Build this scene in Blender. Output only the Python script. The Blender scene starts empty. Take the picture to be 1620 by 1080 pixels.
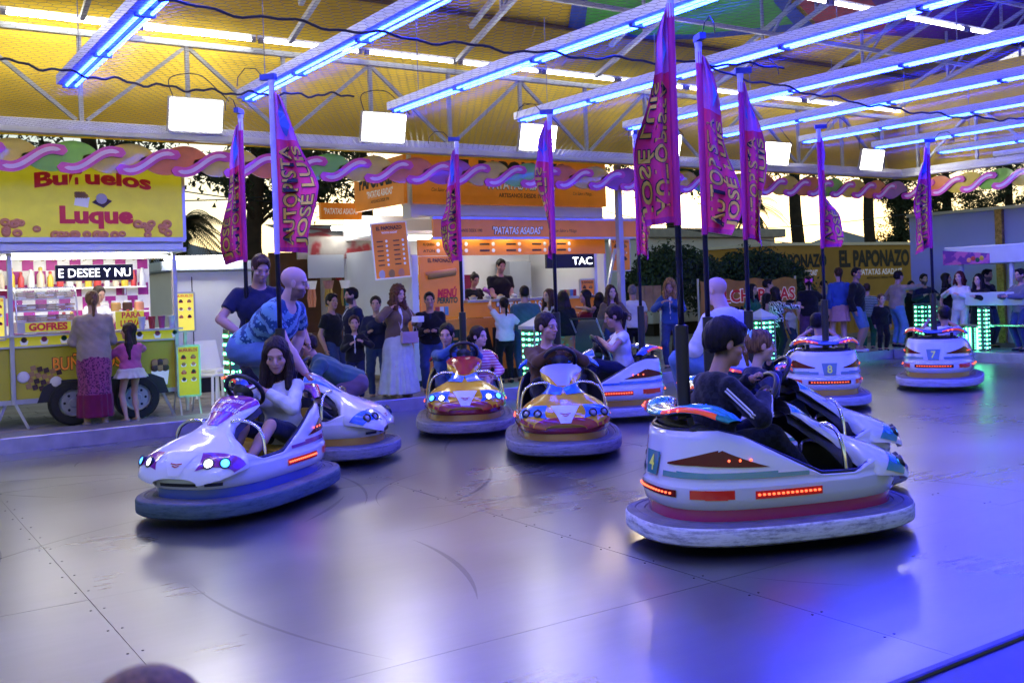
import bpy, bmesh, math, random
import numpy as np
from mathutils import Vector, Matrix
random.seed(7)
RNG = np.random.default_rng(7)
R = math.radians
scene = bpy.context.scene
COL = scene.collection
# ---------------------------------------------------------------- camera, sky, sun, exposure
F, CX, CY, H = 1600., 810., 457., 1.68          # focal length in photo pixels, principal point, eye height
PSI, RHO = R(33.8), R(2.0)                       # yaw from the ring's long axis, camera roll
fw = np.array([math.sin(PSI), math.cos(PSI), 0.]); rt = np.array([math.cos(PSI), -math.sin(PSI), 0.])
upv = np.array([0, 0, 1.]); CAMP = np.array([0, 0, H])
cam = bpy.data.cameras.new('camera'); camo = bpy.data.objects.new('camera', cam); COL.objects.link(camo)
cu = upv*math.cos(RHO)+rt*math.sin(RHO); cr = rt*math.cos(RHO)-upv*math.sin(RHO)
m = Matrix.Identity(4)
for i in range(3):
    m[i][0], m[i][1], m[i][2], m[i][3] = cr[i], cu[i], -fw[i], CAMP[i]
camo.matrix_world = m
cam.sensor_width = 36; cam.lens = 36*F/1620; cam.shift_y = -(540-CY)/1620; cam.clip_start = .05; cam.dof.use_dof = True; cam.dof.focus_distance = 8.; cam.dof.aperture_fstop = 5.0; cam.clip_end = 2000
scene.camera = camo
world = bpy.data.worlds.new('World'); scene.world = world; world.use_nodes = True
wn = world.node_tree.nodes; wl = world.node_tree.links; wn.clear()
SUN_EL, SUN_AZ = 9.0, 40.0                       # low evening sun behind the trees, degrees clockwise from +Y
sky = wn.new('ShaderNodeTexSky'); sky.sky_type = 'NISHITA'; sky.sun_disc = False
sky.sun_elevation = R(SUN_EL); sky.sun_rotation = R(SUN_AZ); sky.air_density = 1.0; sky.dust_density = 0.6; sky.ozone_density = 1.0
bg = wn.new('ShaderNodeBackground'); bg.inputs[1].default_value = 0.14
wo = wn.new('ShaderNodeOutputWorld'); wl.new(sky.outputs[0], bg.inputs[0]); wl.new(bg.outputs[0], wo.inputs[0])
sun = bpy.data.lights.new('sun', 'SUN'); sun.energy = 0.3; sun.angle = R(2); sun.color = (1, .78, .55)
suno = bpy.data.objects.new('sun', sun); COL.objects.link(suno)
sd = Vector((math.sin(R(SUN_AZ))*math.cos(R(SUN_EL)), math.cos(R(SUN_AZ))*math.cos(R(SUN_EL)), math.sin(R(SUN_EL))))
suno.rotation_euler = (-sd).to_track_quat('-Z', 'Y').to_euler(); suno.location = (0, 0, 30)
vs = scene.view_settings; vs.view_transform = 'Standard'; vs.look = 'None'; vs.gamma = 1; vs.use_curve_mapping = False; vs.exposure = 0.05
scene.render.engine = 'CYCLES'; cy = scene.cycles
cy.use_denoising = True; cy.max_bounces = 6; cy.diffuse_bounces = 3; cy.glossy_bounces = 3; cy.transparent_max_bounces = 6
cy.sample_clamp_indirect = 4.0; cy.caustics_reflective = False; cy.caustics_refractive = False
# ---------------------------------------------------------------- photo pixel -> place
def ray(x, y):
    dx, dy = x-CX, CY-y
    u = dx*math.cos(RHO)+dy*math.sin(RHO); v = -dx*math.sin(RHO)+dy*math.cos(RHO)
    return fw*F+rt*u+upv*v
def G(x, y, z=0.): d = ray(x, y); return CAMP+d*((z-H)/d[2])
def PY(x, y, Y): d = ray(x, y); return CAMP+d*(Y/d[1])
def PX(x, y, X): d = ray(x, y); return CAMP+d*(X/d[0])
def DP(x, y, dep): return CAMP+ray(x, y)*(dep/F)
# ---------------------------------------------------------------- materials
MATS = {}
def M(name, col=(.5, .5, .5), rough=.5, metal=0., emit=0., var=0., scale=6., bump=0., coat=0., ecol=None, pattern=None, col2=None, pscale=8., trans=0., alpha=1., spec=.5, sheen=0.):
    if name in MATS: return MATS[name]
    mt = bpy.data.materials.new(name); MATS[name] = mt; mt.use_nodes = True
    n = mt.node_tree.nodes; l = mt.node_tree.links; b = n['Principled BSDF']
    c = tuple(col)+(1,) if len(col) == 3 else tuple(col)
    b.inputs['Base Color'].default_value = c; b.inputs['Roughness'].default_value = rough; b.inputs['Metallic'].default_value = metal
    b.inputs['Specular IOR Level'].default_value = spec
    if coat: b.inputs['Coat Weight'].default_value = coat; b.inputs['Coat Roughness'].default_value = .06
    if trans: b.inputs['Transmission Weight'].default_value = trans
    if alpha < 1: b.inputs['Alpha'].default_value = alpha
    if sheen: b.inputs['Sheen Weight'].default_value = sheen
    if emit:
        b.inputs['Emission Color'].default_value = tuple(ecol or col)+(1,); b.inputs['Emission Strength'].default_value = emit
    if not (var or bump or pattern): return mt
    tc = n.new('ShaderNodeTexCoord'); src = None
    def noise(sc, det=4):
        t = n.new('ShaderNodeTexNoise'); t.inputs['Scale'].default_value = sc; t.inputs['Detail'].default_value = det
        l.new(tc.outputs['Object'], t.inputs['Vector']); return t
    def mix(fac, a, bb, mode='MIX'):
        x = n.new('ShaderNodeMix'); x.data_type = 'RGBA'; x.blend_type = mode
        for s, v in ((x.inputs[0], fac), (x.inputs[6], a), (x.inputs[7], bb)):
            if hasattr(v, 'links'): l.new(v, s)
            else: s.default_value = v
        return x.outputs[2]
    cur = c
    if pattern:
        c2 = tuple(col2 or (1, 1, 1))+(1,)
        if pattern == 'stripe': 
            w = n.new('ShaderNodeTexWave'); w.wave_type = 'BANDS'; w.bands_direction = 'Z'; w.inputs['Scale'].default_value = pscale; w.inputs['Distortion'].default_value = .4; l.new(tc.outputs['Object'], w.inputs[0]); fac = w.outputs['Fac']; thr = .5
        elif pattern == 'zebra':
            w = n.new('ShaderNodeTexWave'); w.wave_type = 'BANDS'; w.bands_direction = 'DIAGONAL'; w.inputs['Scale'].default_value = pscale; w.inputs['Distortion'].default_value = 9; w.inputs['Detail'].default_value = 1; w.inputs['Detail Scale'].default_value = 1.4; l.new(tc.outputs['Object'], w.inputs[0]); fac = w.outputs['Fac']; thr = .5
        elif pattern == 'flower':
            w = n.new('ShaderNodeTexVoronoi'); w.inputs['Scale'].default_value = pscale; l.new(tc.outputs['Object'], w.inputs[0]); fac = w.outputs['Distance']; thr = .42
        elif pattern == 'blot':
            w = noise(pscale, 3); fac = w.outputs['Fac']; thr = .52
        elif pattern == 'check':
            w = n.new('ShaderNodeTexChecker'); w.inputs['Scale'].default_value = pscale; l.new(tc.outputs['Object'], w.inputs[0]); fac = w.outputs['Fac']; thr = .5
        elif pattern == 'batik':
            w1 = n.new('ShaderNodeTexWave'); w1.wave_type = 'BANDS'; w1.bands_direction = 'DIAGONAL'; w1.inputs['Scale'].default_value = pscale*.5; w1.inputs['Distortion'].default_value = 2.0; l.new(tc.outputs['Object'], w1.inputs[0])
            w2 = n.new('ShaderNodeTexVoronoi'); w2.feature = 'DISTANCE_TO_EDGE'; w2.inputs['Scale'].default_value = pscale*4; l.new(tc.outputs['Object'], w2.inputs[0])
            mm = n.new('ShaderNodeMath'); mm.operation = 'MULTIPLY_ADD'; l.new(w2.outputs['Distance'], mm.inputs[0]); mm.inputs[1].default_value = 2.2; l.new(w1.outputs['Fac'], mm.inputs[2]); fac = mm.outputs[0]; thr = .72
        rp = n.new('ShaderNodeValToRGB'); rp.color_ramp.elements[0].position = thr-.03; rp.color_ramp.elements[1].position = thr+.03; l.new(fac, rp.inputs[0])
        cur = mix(rp.outputs[0], c, c2)
    if var:
        t = noise(scale); rp = n.new('ShaderNodeMapRange'); l.new(t.outputs['Fac'], rp.inputs[0]); rp.inputs[1].default_value = .25; rp.inputs[2].default_value = .75; rp.inputs[3].default_value = 1-var; rp.inputs[4].default_value = 1+var*.6
        cmb = n.new('ShaderNodeCombineColor'); [l.new(rp.outputs[0], cmb.inputs[k]) for k in range(3)]
        cur = mix(1., cur, cmb.outputs[0], 'MULTIPLY')
    if hasattr(cur, 'links'): 
        l.new(cur, b.inputs['Base Color'])
        if emit and not ecol: l.new(cur, b.inputs['Emission Color'])
    if bump:
        t2 = noise(scale*4, 6); bp = n.new('ShaderNodeBump'); bp.inputs['Strength'].default_value = bump; bp.inputs['Distance'].default_value = .01; l.new(t2.outputs['Fac'], bp.inputs['Height']); l.new(bp.outputs[0], b.inputs['Normal'])
        rr = n.new('ShaderNodeMapRange'); l.new(t2.outputs['Fac'], rr.inputs[0]); rr.inputs[3].default_value = max(.02, rough-.12); rr.inputs[4].default_value = min(1, rough+.12); l.new(rr.outputs[0], b.inputs['Roughness'])
    return mt
# ---------------------------------------------------------------- mesh building
class MB:
    def __init__(s): s.v = []; s.f = []; s.m = []
    def add(s, vs_, fs, mi=0):
        o = len(s.v); s.v += [tuple(float(c) for c in p) for p in vs_]; s.f += [tuple(i+o for i in q) for q in fs]; s.m += [mi]*len(fs); return s
    def box(s, c, d, rot=None, mi=0, bev=0.):
        hx, hy, hz = d[0]/2, d[1]/2, d[2]/2
        vs_ = [Vector((x, y, z)) for x in (-hx, hx) for y in (-hy, hy) for z in (-hz, hz)]
        if rot is not None: vs_ = [rot @ p for p in vs_]
        c = Vector(c); return s.add([p+c for p in vs_], [(0, 1, 3, 2), (4, 6, 7, 5), (0, 4, 5, 1), (2, 3, 7, 6), (0, 2, 6, 4), (1, 5, 7, 3)], mi)
    def bar(s, a, b, w=.04, h=None, mi=0):
        a, b = Vector(a), Vector(b); d = b-a; q = d.to_track_quat('Y', 'Z').to_matrix(); return s.box((a+b)/2, (w, d.length, h or w), q, mi)
    def tube(s, pts, r, n=8, closed=False, mi=0, caps=True):
        P = [Vector(p) for p in pts]; N = len(P); rr = r if hasattr(r, '__len__') else [r]*N
        rings = []; ref = None
        for i in range(N):
            t = (P[(i+1) % N]-P[i-1]) if (closed or 0 < i < N-1) else (P[1]-P[0] if i == 0 else P[-1]-P[-2])
            t = t.normalized() if t.length > 1e-9 else Vector((0, 0, 1))
            if ref is None: ref = Vector((0, 0, 1)) if abs(t.z) < .9 else Vector((1, 0, 0))
            x = (ref-t*ref.dot(t)); x = x.normalized() if x.length > 1e-6 else t.orthogonal().normalized(); ref = x; y = t.cross(x)
            rings.append([P[i]+(x*math.cos(2*math.pi*k/n)+y*math.sin(2*math.pi*k/n))*rr[i] for k in range(n)])
        vs_ = [p for g in rings for p in g]; fs = []
        for i in range(N if closed else N-1):
            for k in range(n):
                a, b = i*n, ((i+1) % N)*n; fs.append((a+k, a+(k+1) % n, b+(k+1) % n, b+k))
        if caps and not closed: fs += [tuple(range(n-1, -1, -1)), tuple(range((N-1)*n, N*n))]
        return s.add(vs_, fs, mi)
    def lathe(s, prof, n=24, c=(0, 0, 0), rot=None, mi=0, caps=True):
        vs_ = []; fs = []; c = Vector(c)
        for r_, z in prof:
            for k in range(n):
                p = Vector((r_*math.cos(2*math.pi*k/n), r_*math.sin(2*math.pi*k/n), z)); vs_.append(c+(rot @ p if rot is not None else p))
        for i in range(len(prof)-1):
            for k in range(n): fs.append((i*n+k, i*n+(k+1) % n, (i+1)*n+(k+1) % n, (i+1)*n+k))
        if caps: fs += [tuple(range(n-1, -1, -1)), tuple(range((len(prof)-1)*n, len(prof)*n))]
        return s.add(vs_, fs, mi)
    def prism(s, poly, o, u, w, nrm, th, mi=0):
        o, u, w, nrm = Vector(o), Vector(u), Vector(w), Vector(nrm); k = len(poly)
        a = [o+u*p[0]+w*p[1] for p in poly]; b = [p+nrm*th for p in a]
        return s.add(a+b, [tuple(range(k-1, -1, -1)), tuple(range(k, 2*k))]+[(i, (i+1) % k, k+(i+1) % k, k+i) for i in range(k)], mi)
    def grid(s, fn, nu, nv, mi=0, cu=False, flip=False):
        vs_ = [fn(i/(nu if cu else nu-1), j/(nv-1)) for i in range(nu) for j in range(nv)]; fs = []
        for i in range(nu if cu else nu-1):
            for j in range(nv-1):
                a, b = i*nv+j, ((i+1) % nu)*nv+j; q = (a, b, b+1, a+1); fs.append(q[::-1] if flip else q)
        return s.add(vs_, fs, mi)
    def obj(s, name, mats, parent=None, loc=None, rz=None, smooth=False, bevel=0., matrix=None, sub=0):
        me = bpy.data.meshes.new(name); me.from_pydata(s.v, [], s.f)
        for mt in (mats if isinstance(mats, (list, tuple)) else [mats]): me.materials.append(mt)
        if any(s.m): me.polygons.foreach_set('material_index', s.m)
        bm = bmesh.new(); bm.from_mesh(me); bmesh.ops.recalc_face_normals(bm, faces=bm.faces)
        bm.to_mesh(me); bm.free()
        if smooth: me.polygons.foreach_set('use_smooth', [True]*len(me.polygons))
        me.update(); o = bpy.data.objects.new(name, me); COL.objects.link(o)
        if smooth == 'auto':
            md = o.modifiers.new('es', 'EDGE_SPLIT'); md.split_angle = R(40)
        if bevel:
            md = o.modifiers.new('bev', 'BEVEL'); md.width = bevel; md.segments = 2; md.limit_method = 'ANGLE'
        if sub: md = o.modifiers.new('sub', 'SUBSURF'); md.levels = md.render_levels = sub
        if parent is not None: o.parent = parent
        if matrix is not None: o.matrix_local = matrix
        if loc is not None: o.location = loc
        if rz is not None: o.rotation_euler = (0, 0, rz)
        return o
def tag(o, label=None, cat=None, group=None, kind=None):
    if label: o['label'] = label
    if cat: o['category'] = cat
    if group: o['group'] = group
    if kind: o['kind'] = kind
    return o
def thing(name, label, cat, loc=(0, 0, 0), rz=0., group=None):
    o = bpy.data.objects.new(name, None); COL.objects.link(o); o.location = loc; o.rotation_euler = (0, 0, rz); o.empty_display_size = .1
    return tag(o, label, cat, group)
def box(name, c, d, mt, parent=None, rot=None, bevel=0.): return MB().box(c, d, rot).obj(name, mt, parent, bevel=bevel)
def copy_tree(o, parent=None):
    c = o.copy(); COL.objects.link(c); c.parent = parent
    for ch in o.children: copy_tree(ch, c)
    return c
# ---------------------------------------------------------------- writing
TXT = {}
def glyphs(s, bold=.0, shear=0., space=1.):
    key = (s, bold, shear, space)
    if key not in TXT:
        cu_ = bpy.data.curves.new('t', 'FONT'); cu_.body = s; cu_.size = 1; cu_.offset = bold; cu_.shear = shear; cu_.space_character = space; cu_.resolution_u = 3
        o = bpy.data.objects.new('t', cu_); COL.objects.link(o); dg = bpy.context.evaluated_depsgraph_get(); me = o.evaluated_get(dg).to_mesh()
        v = np.array([p.co[:2] for p in me.vertices]) if len(me.vertices) else np.zeros((0, 2)); f = [tuple(p.vertices) for p in me.polygons]
        o.evaluated_get(dg).to_mesh_clear(); bpy.data.objects.remove(o); bpy.data.curves.remove(cu_); TXT[key] = (v, f)
    return TXT[key]
def text(s, o, u, w, hgt, mt, parent=None, name='lettering', width=None, bold=.012, shear=0., center=True, lift=.004, arc=0., fn=None, space=1., subdiv=0.):
    """flat lettering: o = middle (or left end) of the base line, u/w unit vectors, capital height hgt, squeezed to width"""
    v, f = glyphs(s, bold, shear, space)
    if not len(v): return None
    x0, x1 = v[:, 0].min(), v[:, 0].max(); sc = hgt/.69; sx = sc if width is None else width/(x1-x0)
    X = (v[:, 0]-x0-(x1-x0)/2*center)*sx; Y = v[:, 1]*sc
    if arc: Y = Y-arc*(X/(abs(X).max()+1e-6))**2
    if fn: pts = [fn(a, b) for a, b in zip(X, Y)]
    else:
        o, u, w = Vector(o), Vector(u).normalized(), Vector(w).normalized(); nn = u.cross(w)
        pts = [o+u*a+w*b+nn*lift for a, b in zip(X, Y)]
    return MB().add(pts, f).obj(name, mt, parent)
# ================================================================ SETTING
YF, XR, YN, XL = 12.85, 17.9, 2.36, -4.65        # edges of the driving floor: far, right, near, left
PZ, GZ = .165, .12                               # walkway and plaza heights
def floor_mat():
    mt = bpy.data.materials.new('brushed_steel'); mt.use_nodes = True; n = mt.node_tree.nodes; l = mt.node_tree.links; b = n['Principled BSDF']
    tc = n.new('ShaderNodeTexCoord'); geo = n.new('ShaderNodeNewGeometry')
    def nz(sc, det, vec, rough=.6, dist=0.):
        t = n.new('ShaderNodeTexNoise'); t.inputs['Scale'].default_value = sc; t.inputs['Detail'].default_value = det; t.inputs['Roughness'].default_value = rough; t.inputs['Distortion'].default_value = dist; l.new(vec, t.inputs['Vector']); return t.outputs['Fac']
    def mp(rotz, s):
        k = n.new('ShaderNodeMapping'); k.inputs['Rotation'].default_value = (0, 0, rotz); k.inputs['Scale'].default_value = s; l.new(geo.outputs['Position'], k.inputs['Vector']); return k.outputs[0]
    big = nz(.5, 3, geo.outputs['Position'])
    s1 = nz(9, 5, mp(.5, (.16, 1, 1)), .7, .3); s2 = nz(8, 5, mp(-.9, (.16, 1, 1)), .7, .3); s3 = nz(13, 4, mp(1.6, (.14, 1, 1)), .7, .4)
    def op(o, a, c):
        k = n.new('ShaderNodeMath'); k.operation = o
        for i, q in enumerate((a, c)):
            if hasattr(q, 'links'): l.new(q, k.inputs[i])
            else: k.inputs[i].default_value = q
        return k.outputs[0]
    scr = op('ADD', op('ADD', s1, s2), s3); mixv = op('ADD', op('MULTIPLY', scr, .10), op('MULTIPLY', big, .7))
    def mr(v, a, c, d, e):
        k = n.new('ShaderNodeMapRange'); l.new(v, k.inputs[0]); k.inputs[1].default_value = a; k.inputs[2].default_value = c; k.inputs[3].default_value = d; k.inputs[4].default_value = e; return k.outputs[0]
    rp = n.new('ShaderNodeValToRGB'); rp.color_ramp.elements[0].position = .24; rp.color_ramp.elements[0].color = (.25, .255, .265, 1); rp.color_ramp.elements[1].position = .80; rp.color_ramp.elements[1].color = (.48, .49, .51, 1)
    l.new(mixv, rp.inputs[0]); l.new(rp.outputs[0], b.inputs['Base Color'])
    l.new(mr(mixv, .25, .80, .23, .38), b.inputs['Roughness']); b.inputs['Metallic'].default_value = 1.
    bp = n.new('ShaderNodeBump'); bp.inputs['Strength'].default_value = .06; bp.inputs['Distance'].default_value = .003
    hh = op('ADD', op('MULTIPLY', nz(1.1, 2, geo.outputs['Position']), 1.2), op('MULTIPLY', scr, .25)); l.new(hh, bp.inputs['Height']); l.new(bp.outputs[0], b.inputs['Normal'])
    return mt
ground = MB().add([(-300, -200, -.06), (400, -200, -.06), (400, 500, -.06), (-300, 500, -.06)], [(0, 1, 2, 3)]).obj('ground', M('earth', (.16, .14, .12), .9, var=.3, scale=.4)); tag(ground, kind='structure')
flo = box('floor', ((XL+XR)/2, (YN+YF)/2, -.03), (XR-XL, YF-YN, .04), M('floor_bed', (.06, .06, .07), .6)); tag(flo, kind='structure')
STEEL = floor_mat()
xs = [XL]+[-1.75+2.9*k for k in range(7)]+[XR]; ys = [YN, 4.12, 6.15, 8.18, 10.2, 12.23, YF]
for i in range(len(xs)-1):
    for j in range(len(ys)-1):
        x0, x1, y0, y1 = xs[i]+.0016, xs[i+1]-.0016, ys[j]+.0016, ys[j+1]-.0016; a, c = random.uniform(-.0009, .0009), random.uniform(-.0009, .0009)
        cx_, cy_ = (x0+x1)/2, (y0+y1)/2
        zt = lambda x, y: (x-cx_)*a+(y-cy_)*c
        tp = [(x, y, zt(x, y)) for x, y in ((x0, y0), (x1, y0), (x1, y1), (x0, y1))]; mb = MB().add(tp+[(p[0], p[1], -.008) for p in tp], [(0, 1, 2, 3), (0, 4, 5, 1), (1, 5, 6, 2), (2, 6, 7, 3), (3, 7, 4, 0)])
        mb.obj('floor_plate', STEEL, flo)
bolts = MB()
for x in xs[1:-1]:
    y = YN+.2
    while y < YF:
        for dx in (-.035, .035): bolts.lathe([(.007, 0), (.006, .003)], 6, (x+dx, y, .0005))
        y += .42
tag(bolts.obj('bolt_heads', M('bolt', (.12, .12, .13), .4, .8), flo), kind='stuff')
marks = MB(); rm = random.Random(5)
for k in range(70):
    cx_, cy_ = rm.uniform(-1, 15), rm.uniform(3, 12); rr = rm.uniform(.8, 4); a0 = rm.uniform(0, 6.28); da = rm.uniform(.25, 1.1); w_ = rm.uniform(.004, .02); n0 = 14; P_ = []
    for q in range(n0+1):
        an = a0+da*q/n0; ww = w_*math.sin(math.pi*(q+.3)/(n0+.6))
        for s in (-1, 1):
            x_, y_ = cx_+(rr+s*ww)*math.cos(an), cy_+(rr+s*ww)*math.sin(an); P_.append((min(max(x_, XL+.1), XR-.1), min(max(y_, YN+.1), YF-.1), .0035+.0002*(k % 6)))
    marks.add(P_, [(2*q, 2*q+1, 2*q+3, 2*q+2) for q in range(n0)])
tag(marks.obj('rubber_marks', M('rubber_mark', (.10, .10, .11), .6, .5, var=.5, scale=20, alpha=.24), flo), kind='stuff')
# walkways round the floor
WALK = M('walkway_metal', (.32, .31, .36), .42, .55, var=.25, scale=3, bump=.1); RIM = M('walkway_rim', (.42, .40, .50), .38, .6, var=.3, scale=5, bump=.08)
WALKD = M('walkway_dark', (.03, .03, .045), .3, .3, var=.3, scale=3)
def walkway(name, x0, x1, y0, y1, e):
    o = tag(box(name, ((x0+x1)/2, (y0+y1)/2, PZ/2-.01), (x1-x0, y1-y0, PZ+.02), WALKD if y0 < 0 else WALK, bevel=.006), kind='structure')
    if e: box('rim', *e, WALKD if y0 < 0 else RIM, o, bevel=.012)
walkway('walkway_far', XL-1, 19.4, YF+.03, 13.55, (((XL+19.4)/2, YF+.012, .085), (19.4-XL, .05, .19)))
walkway('walkway_right', XR+.03, 19.4, 3, YF+.02, ((XR+.012, 7.9, .085), (.05, 9.85, .19)))
walkway('walkway_near', XL-1, 19.4, -1.6, YN-.03, ((7, YN-.012, .085), (24, .05, .19)))
# plaza paving of large slabs beyond the ride
plaza = tag(box('pavement', (10, 45, GZ-.11), (130, 62.8, .2), M('paving_bed', (.12, .11, .10), .9)), kind='structure'); plaza2 = tag(box('pavement', (57, 4, GZ-.11), (75, 19, .2), M('paving_bed')), kind='structure')
PAV = M('paving_slab', (.36, .32, .27), .8, var=.3, scale=2.2, bump=.25)
sl = MB().box((0, 0, -.015), (.785, .385, .03)).obj('slab', PAV, plaza, loc=(0, 13.8, GZ)); sl.location = (-.4, 13.8, GZ)
k = 0
for j in range(8):
    for i in range(26):
        x = -.4+i*.8+(j % 2)*.4; y = 13.8+j*.4
        if k: 
            c = sl.copy(); COL.objects.link(c); c.location = (x, y, GZ+random.uniform(-.003, .002)); c.rotation_euler = (random.uniform(-.004, .004), random.uniform(-.004, .004), 0)
        k += 1
far_pav = MB()
for j in range(8, 30):
    for i in range(-2, 50): far_pav.box((-.4+i*.8+(j % 2)*.4, 13.8+j*.4, GZ-.015+random.uniform(-.003, .002)), (.785, .385, .03))
tag(far_pav.obj('slab_field', PAV, plaza), kind='stuff')
# ---------------------------------------------------------------- ride roof
YEL = M('yellow_tarpaulin', (.78, .55, .03), .75, var=.2, scale=1.2, bump=.12)
GREY = M('grey_steel', (.46, .48, .48), .5, .4, var=.15, scale=4); WHT = M('white_steel', (.72, .73, .74), .45, .1, var=.1, scale=5)
roof = thing('ride_roof', 'yellow tarpaulin roof with painted colour shapes over the bumper car floor', 'roof')
ZS, YS, SL = 5.95, 13.2, .28
def smooth_path(pts, n=6):
    P = [Vector(p) for p in pts]; P = [P[0]*2-P[1]]+P+[P[-1]*2-P[-2]]; out = []
    for i in range(1, len(P)-2):
        for k in range(n):
            t = k/n; out.append(.5*((2*P[i])+(P[i+1]-P[i-1])*t+(2*P[i-1]-5*P[i]+4*P[i+1]-P[i+2])*t*t+(3*P[i]-P[i-1]-3*P[i+1]+P[i+2])*t**3))
    return out+[P[-2]]
MB().grid(lambda u, v: (-6+u*27, 13.8-(13.8-YS)*v, 3.8+(ZS-3.8)*v+.06*math.sin(math.pi*v)*math.sin((-6+u*27)*2.45)), 90, 10).obj('skirt', YEL, roof, smooth=True)
MB().grid(lambda u, v: (-6+u*27, YS-13.5*v, ZS+SL*(YS-(YS-13.5*v)) if v < .45 else ZS+SL*13.5*.45-SL*13.5*(v-.45)), 60, 21).obj('top_sheet', YEL, roof, smooth=True)
MB().grid(lambda u, v: (18.75-.55*v, -2+15.4*u, 3.87+1.75*v), 30, 6).obj('skirt', YEL, roof, smooth=True)
MB().tube([(-6, YS, ZS-.03), (21, YS, ZS-.03)], .035, 6).obj('hem', M('brown_hem', (.22, .13, .04), .7), roof)
def on_roof(x, y, off=.0):
    d = ray(x, y); t = (ZS+SL*YS-H)/(d[2]+SL*d[1]); p = CAMP+d*t; return (p[0], p[1], p[2]-off)
def patch(px, mt, off):
    n0 = len(px); P = [Vector(on_roof(*p, off)) for p in px]; MB().add(P, [tuple(range(n0))]).obj('painted_shape', mt, roof)
PB = M('tarp_blue', (.02, .07, .35), .7, var=.15); PG = M('tarp_green', (.06, .40, .05), .7, var=.2, scale=2); PR = M('tarp_red', (.40, .05, .06), .7, var=.15); PP = M('tarp_purple', (.13, .02, .22), .7, var=.2)
patch([(1215, -120), (1295, 46), (1420, 56), (1560, 66), (1800, 95), (1800, -120)], PP, .02)
patch([(1195, -120), (1240, -20), (1300, 44), (1420, 50), (1380, 0), (1330, -120)], PR, .03)
patch([(850, -120), (905, 0), (898, 45), (1000, 62), (1115, 58), (1200, 50), (1295, 45), (1250, 0), (1200, -120)], PB, .04)
patch([(905, -120), (930, 0), (925, 36), (1010, 52), (1100, 50), (1180, 42), (1255, 34), (1225, 0), (1180, -120)], PG, .05)
# girders with upright and sloping members
def girder(label, f, n_, step, z0, z1):
    g = thing('lattice_girder', label, 'girder', group='roof girders'); L = n_*step
    def bar(nm, a, b, w, mt=GREY): MB().bar(f(*a), f(*b), w).obj(nm, mt, g)
    bar('top_chord', (-.6, z1), (L+.6, z1), .07); MB().bar(f(-.6, z0), f(L+.6, z0), .14, .17).obj('bottom_chord', WHT, g, bevel=.01)
    for k in range(n_+1):
        bar('upright', (k*step, z0+.08), (k*step, z1-.035), .05)
        if k % 2 == 1:
            for s in (-1, 1):
                if 0 <= k+s <= n_: bar('brace', (k*step+s*.04, z1-.06), ((k+s)*step-s*.06, z0+.10), .045)
    return g
girder('white and grey lattice girder along the far edge above the stalls', lambda a, z: (-2.6+a, 12.92, z), 16, 1.28, 3.78, 4.93)
girder('white and grey lattice girder across the right hand end of the ride', lambda a, z: (18.45, 12.5-a, z), 9, 1.28, 3.78, 4.93)
for k in range(9):
    x = -.06+2.56*k; g = thing('roof_rafter', 'grey lattice rafter sloping up under the roof', 'rafter', group='rafters under the roof')
    za = lambda y: ZS+SL*(YS-y) if y > 6.2 else ZS+SL*6.0-SL*(6.2-y)
    MB().bar((x, 12.6, 5.02), (x, 6.3, za(6.3)-.75), .06).obj('bottom_chord', GREY, g); MB().bar((x, 12.2, 5.42), (x, 6.3, za(6.3)-.12), .06).obj('top_chord', GREY, g)
    for j in range(5):
        y = 11.4-j*1.1; zb = 5.02+(za(6.3)-.75-5.02)*(12.6-y)/6.3; MB().bar((x, y, zb), (x, y, za(y)-.13), .04).obj('upright', GREY, g); MB().bar((x, y, zb), (x, y-1.05, za(y-1.05)-.14), .035).obj('brace', GREY, g)
for yy, zz in ((11.1, 5.62), (9.2, 6.1), (7.0, 6.75)):
    g = tag(MB().bar((-4, yy, zz), (18.6, yy, zz), .06).obj('roof_purlin', GREY), 'long grey purlin tube running lengthwise under the roof', 'purlin', 'purlins under the roof')
for x, y in ((11.25, 13.42),):
    g = thing('roof_post', 'grey square post carrying the roof edge beside the potato stall', 'post', (x, y, GZ))
    box('shaft', (0, 0, 1.85), (.10, .10, 3.55), GREY, g, bevel=.008); box('foot_plate', (0, 0, .015), (.24, .24, .03), GREY, g)
# white tube rows and blue tube rows
TW = M('white_tube', (1, 1, 1), .3, emit=62, ecol=(1, .97, .90)); TB = M('blue_tube', (.3, .5, 1), .3, emit=100, ecol=(.008, .028, 1.0)); CLIP = M('clip_grey', (.25, .25, .27), .5)
TBR = M('blue_tube_strong', (.3, .5, 1), .3, emit=150, ecol=(.006, .014, 1.0)); TRAY = M('tray_white', (.75, .77, .8), .4); TRAYB = M('tray_blue', (.05, .06, .35), .4)
TWR = M('white_tube_soft', (1, 1, 1), .3, emit=18, ecol=(1, .97, .92))
def wrow(y, z, x0, x1, label):
    x = x0
    while x < x1:
        t = thing('fluorescent_tube_lamp', label, 'tube lamp', (x, y, z), group='white tube lamps '+label[-12:]); MB().tube([(.07, 0, 0), (1.43, 0, 0)], .022, 8).obj('tube', TW if x < 4.5 else TWR, t); box('batten', (.75, .03, .045), (1.5, .05, .05), TRAY, t)
        for q in (.04, 1.46): box('end_clip', (q, 0, 0), (.06, .06, .06), CLIP, t)
        x += 1.53
wrow(12.84, 5.06, -1.4, 18, 'white tube lamp on the top chord of the far girder')
wrow(8.55, 5.25, -1.4, 18, 'white tube lamp in the row over the middle of the floor')
wrow(4.3, 5.25, -4, 4.4, 'white tube lamp in the row over the near half of the floor')
BX = [.165+1.826*k for k in range(11)]
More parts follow.
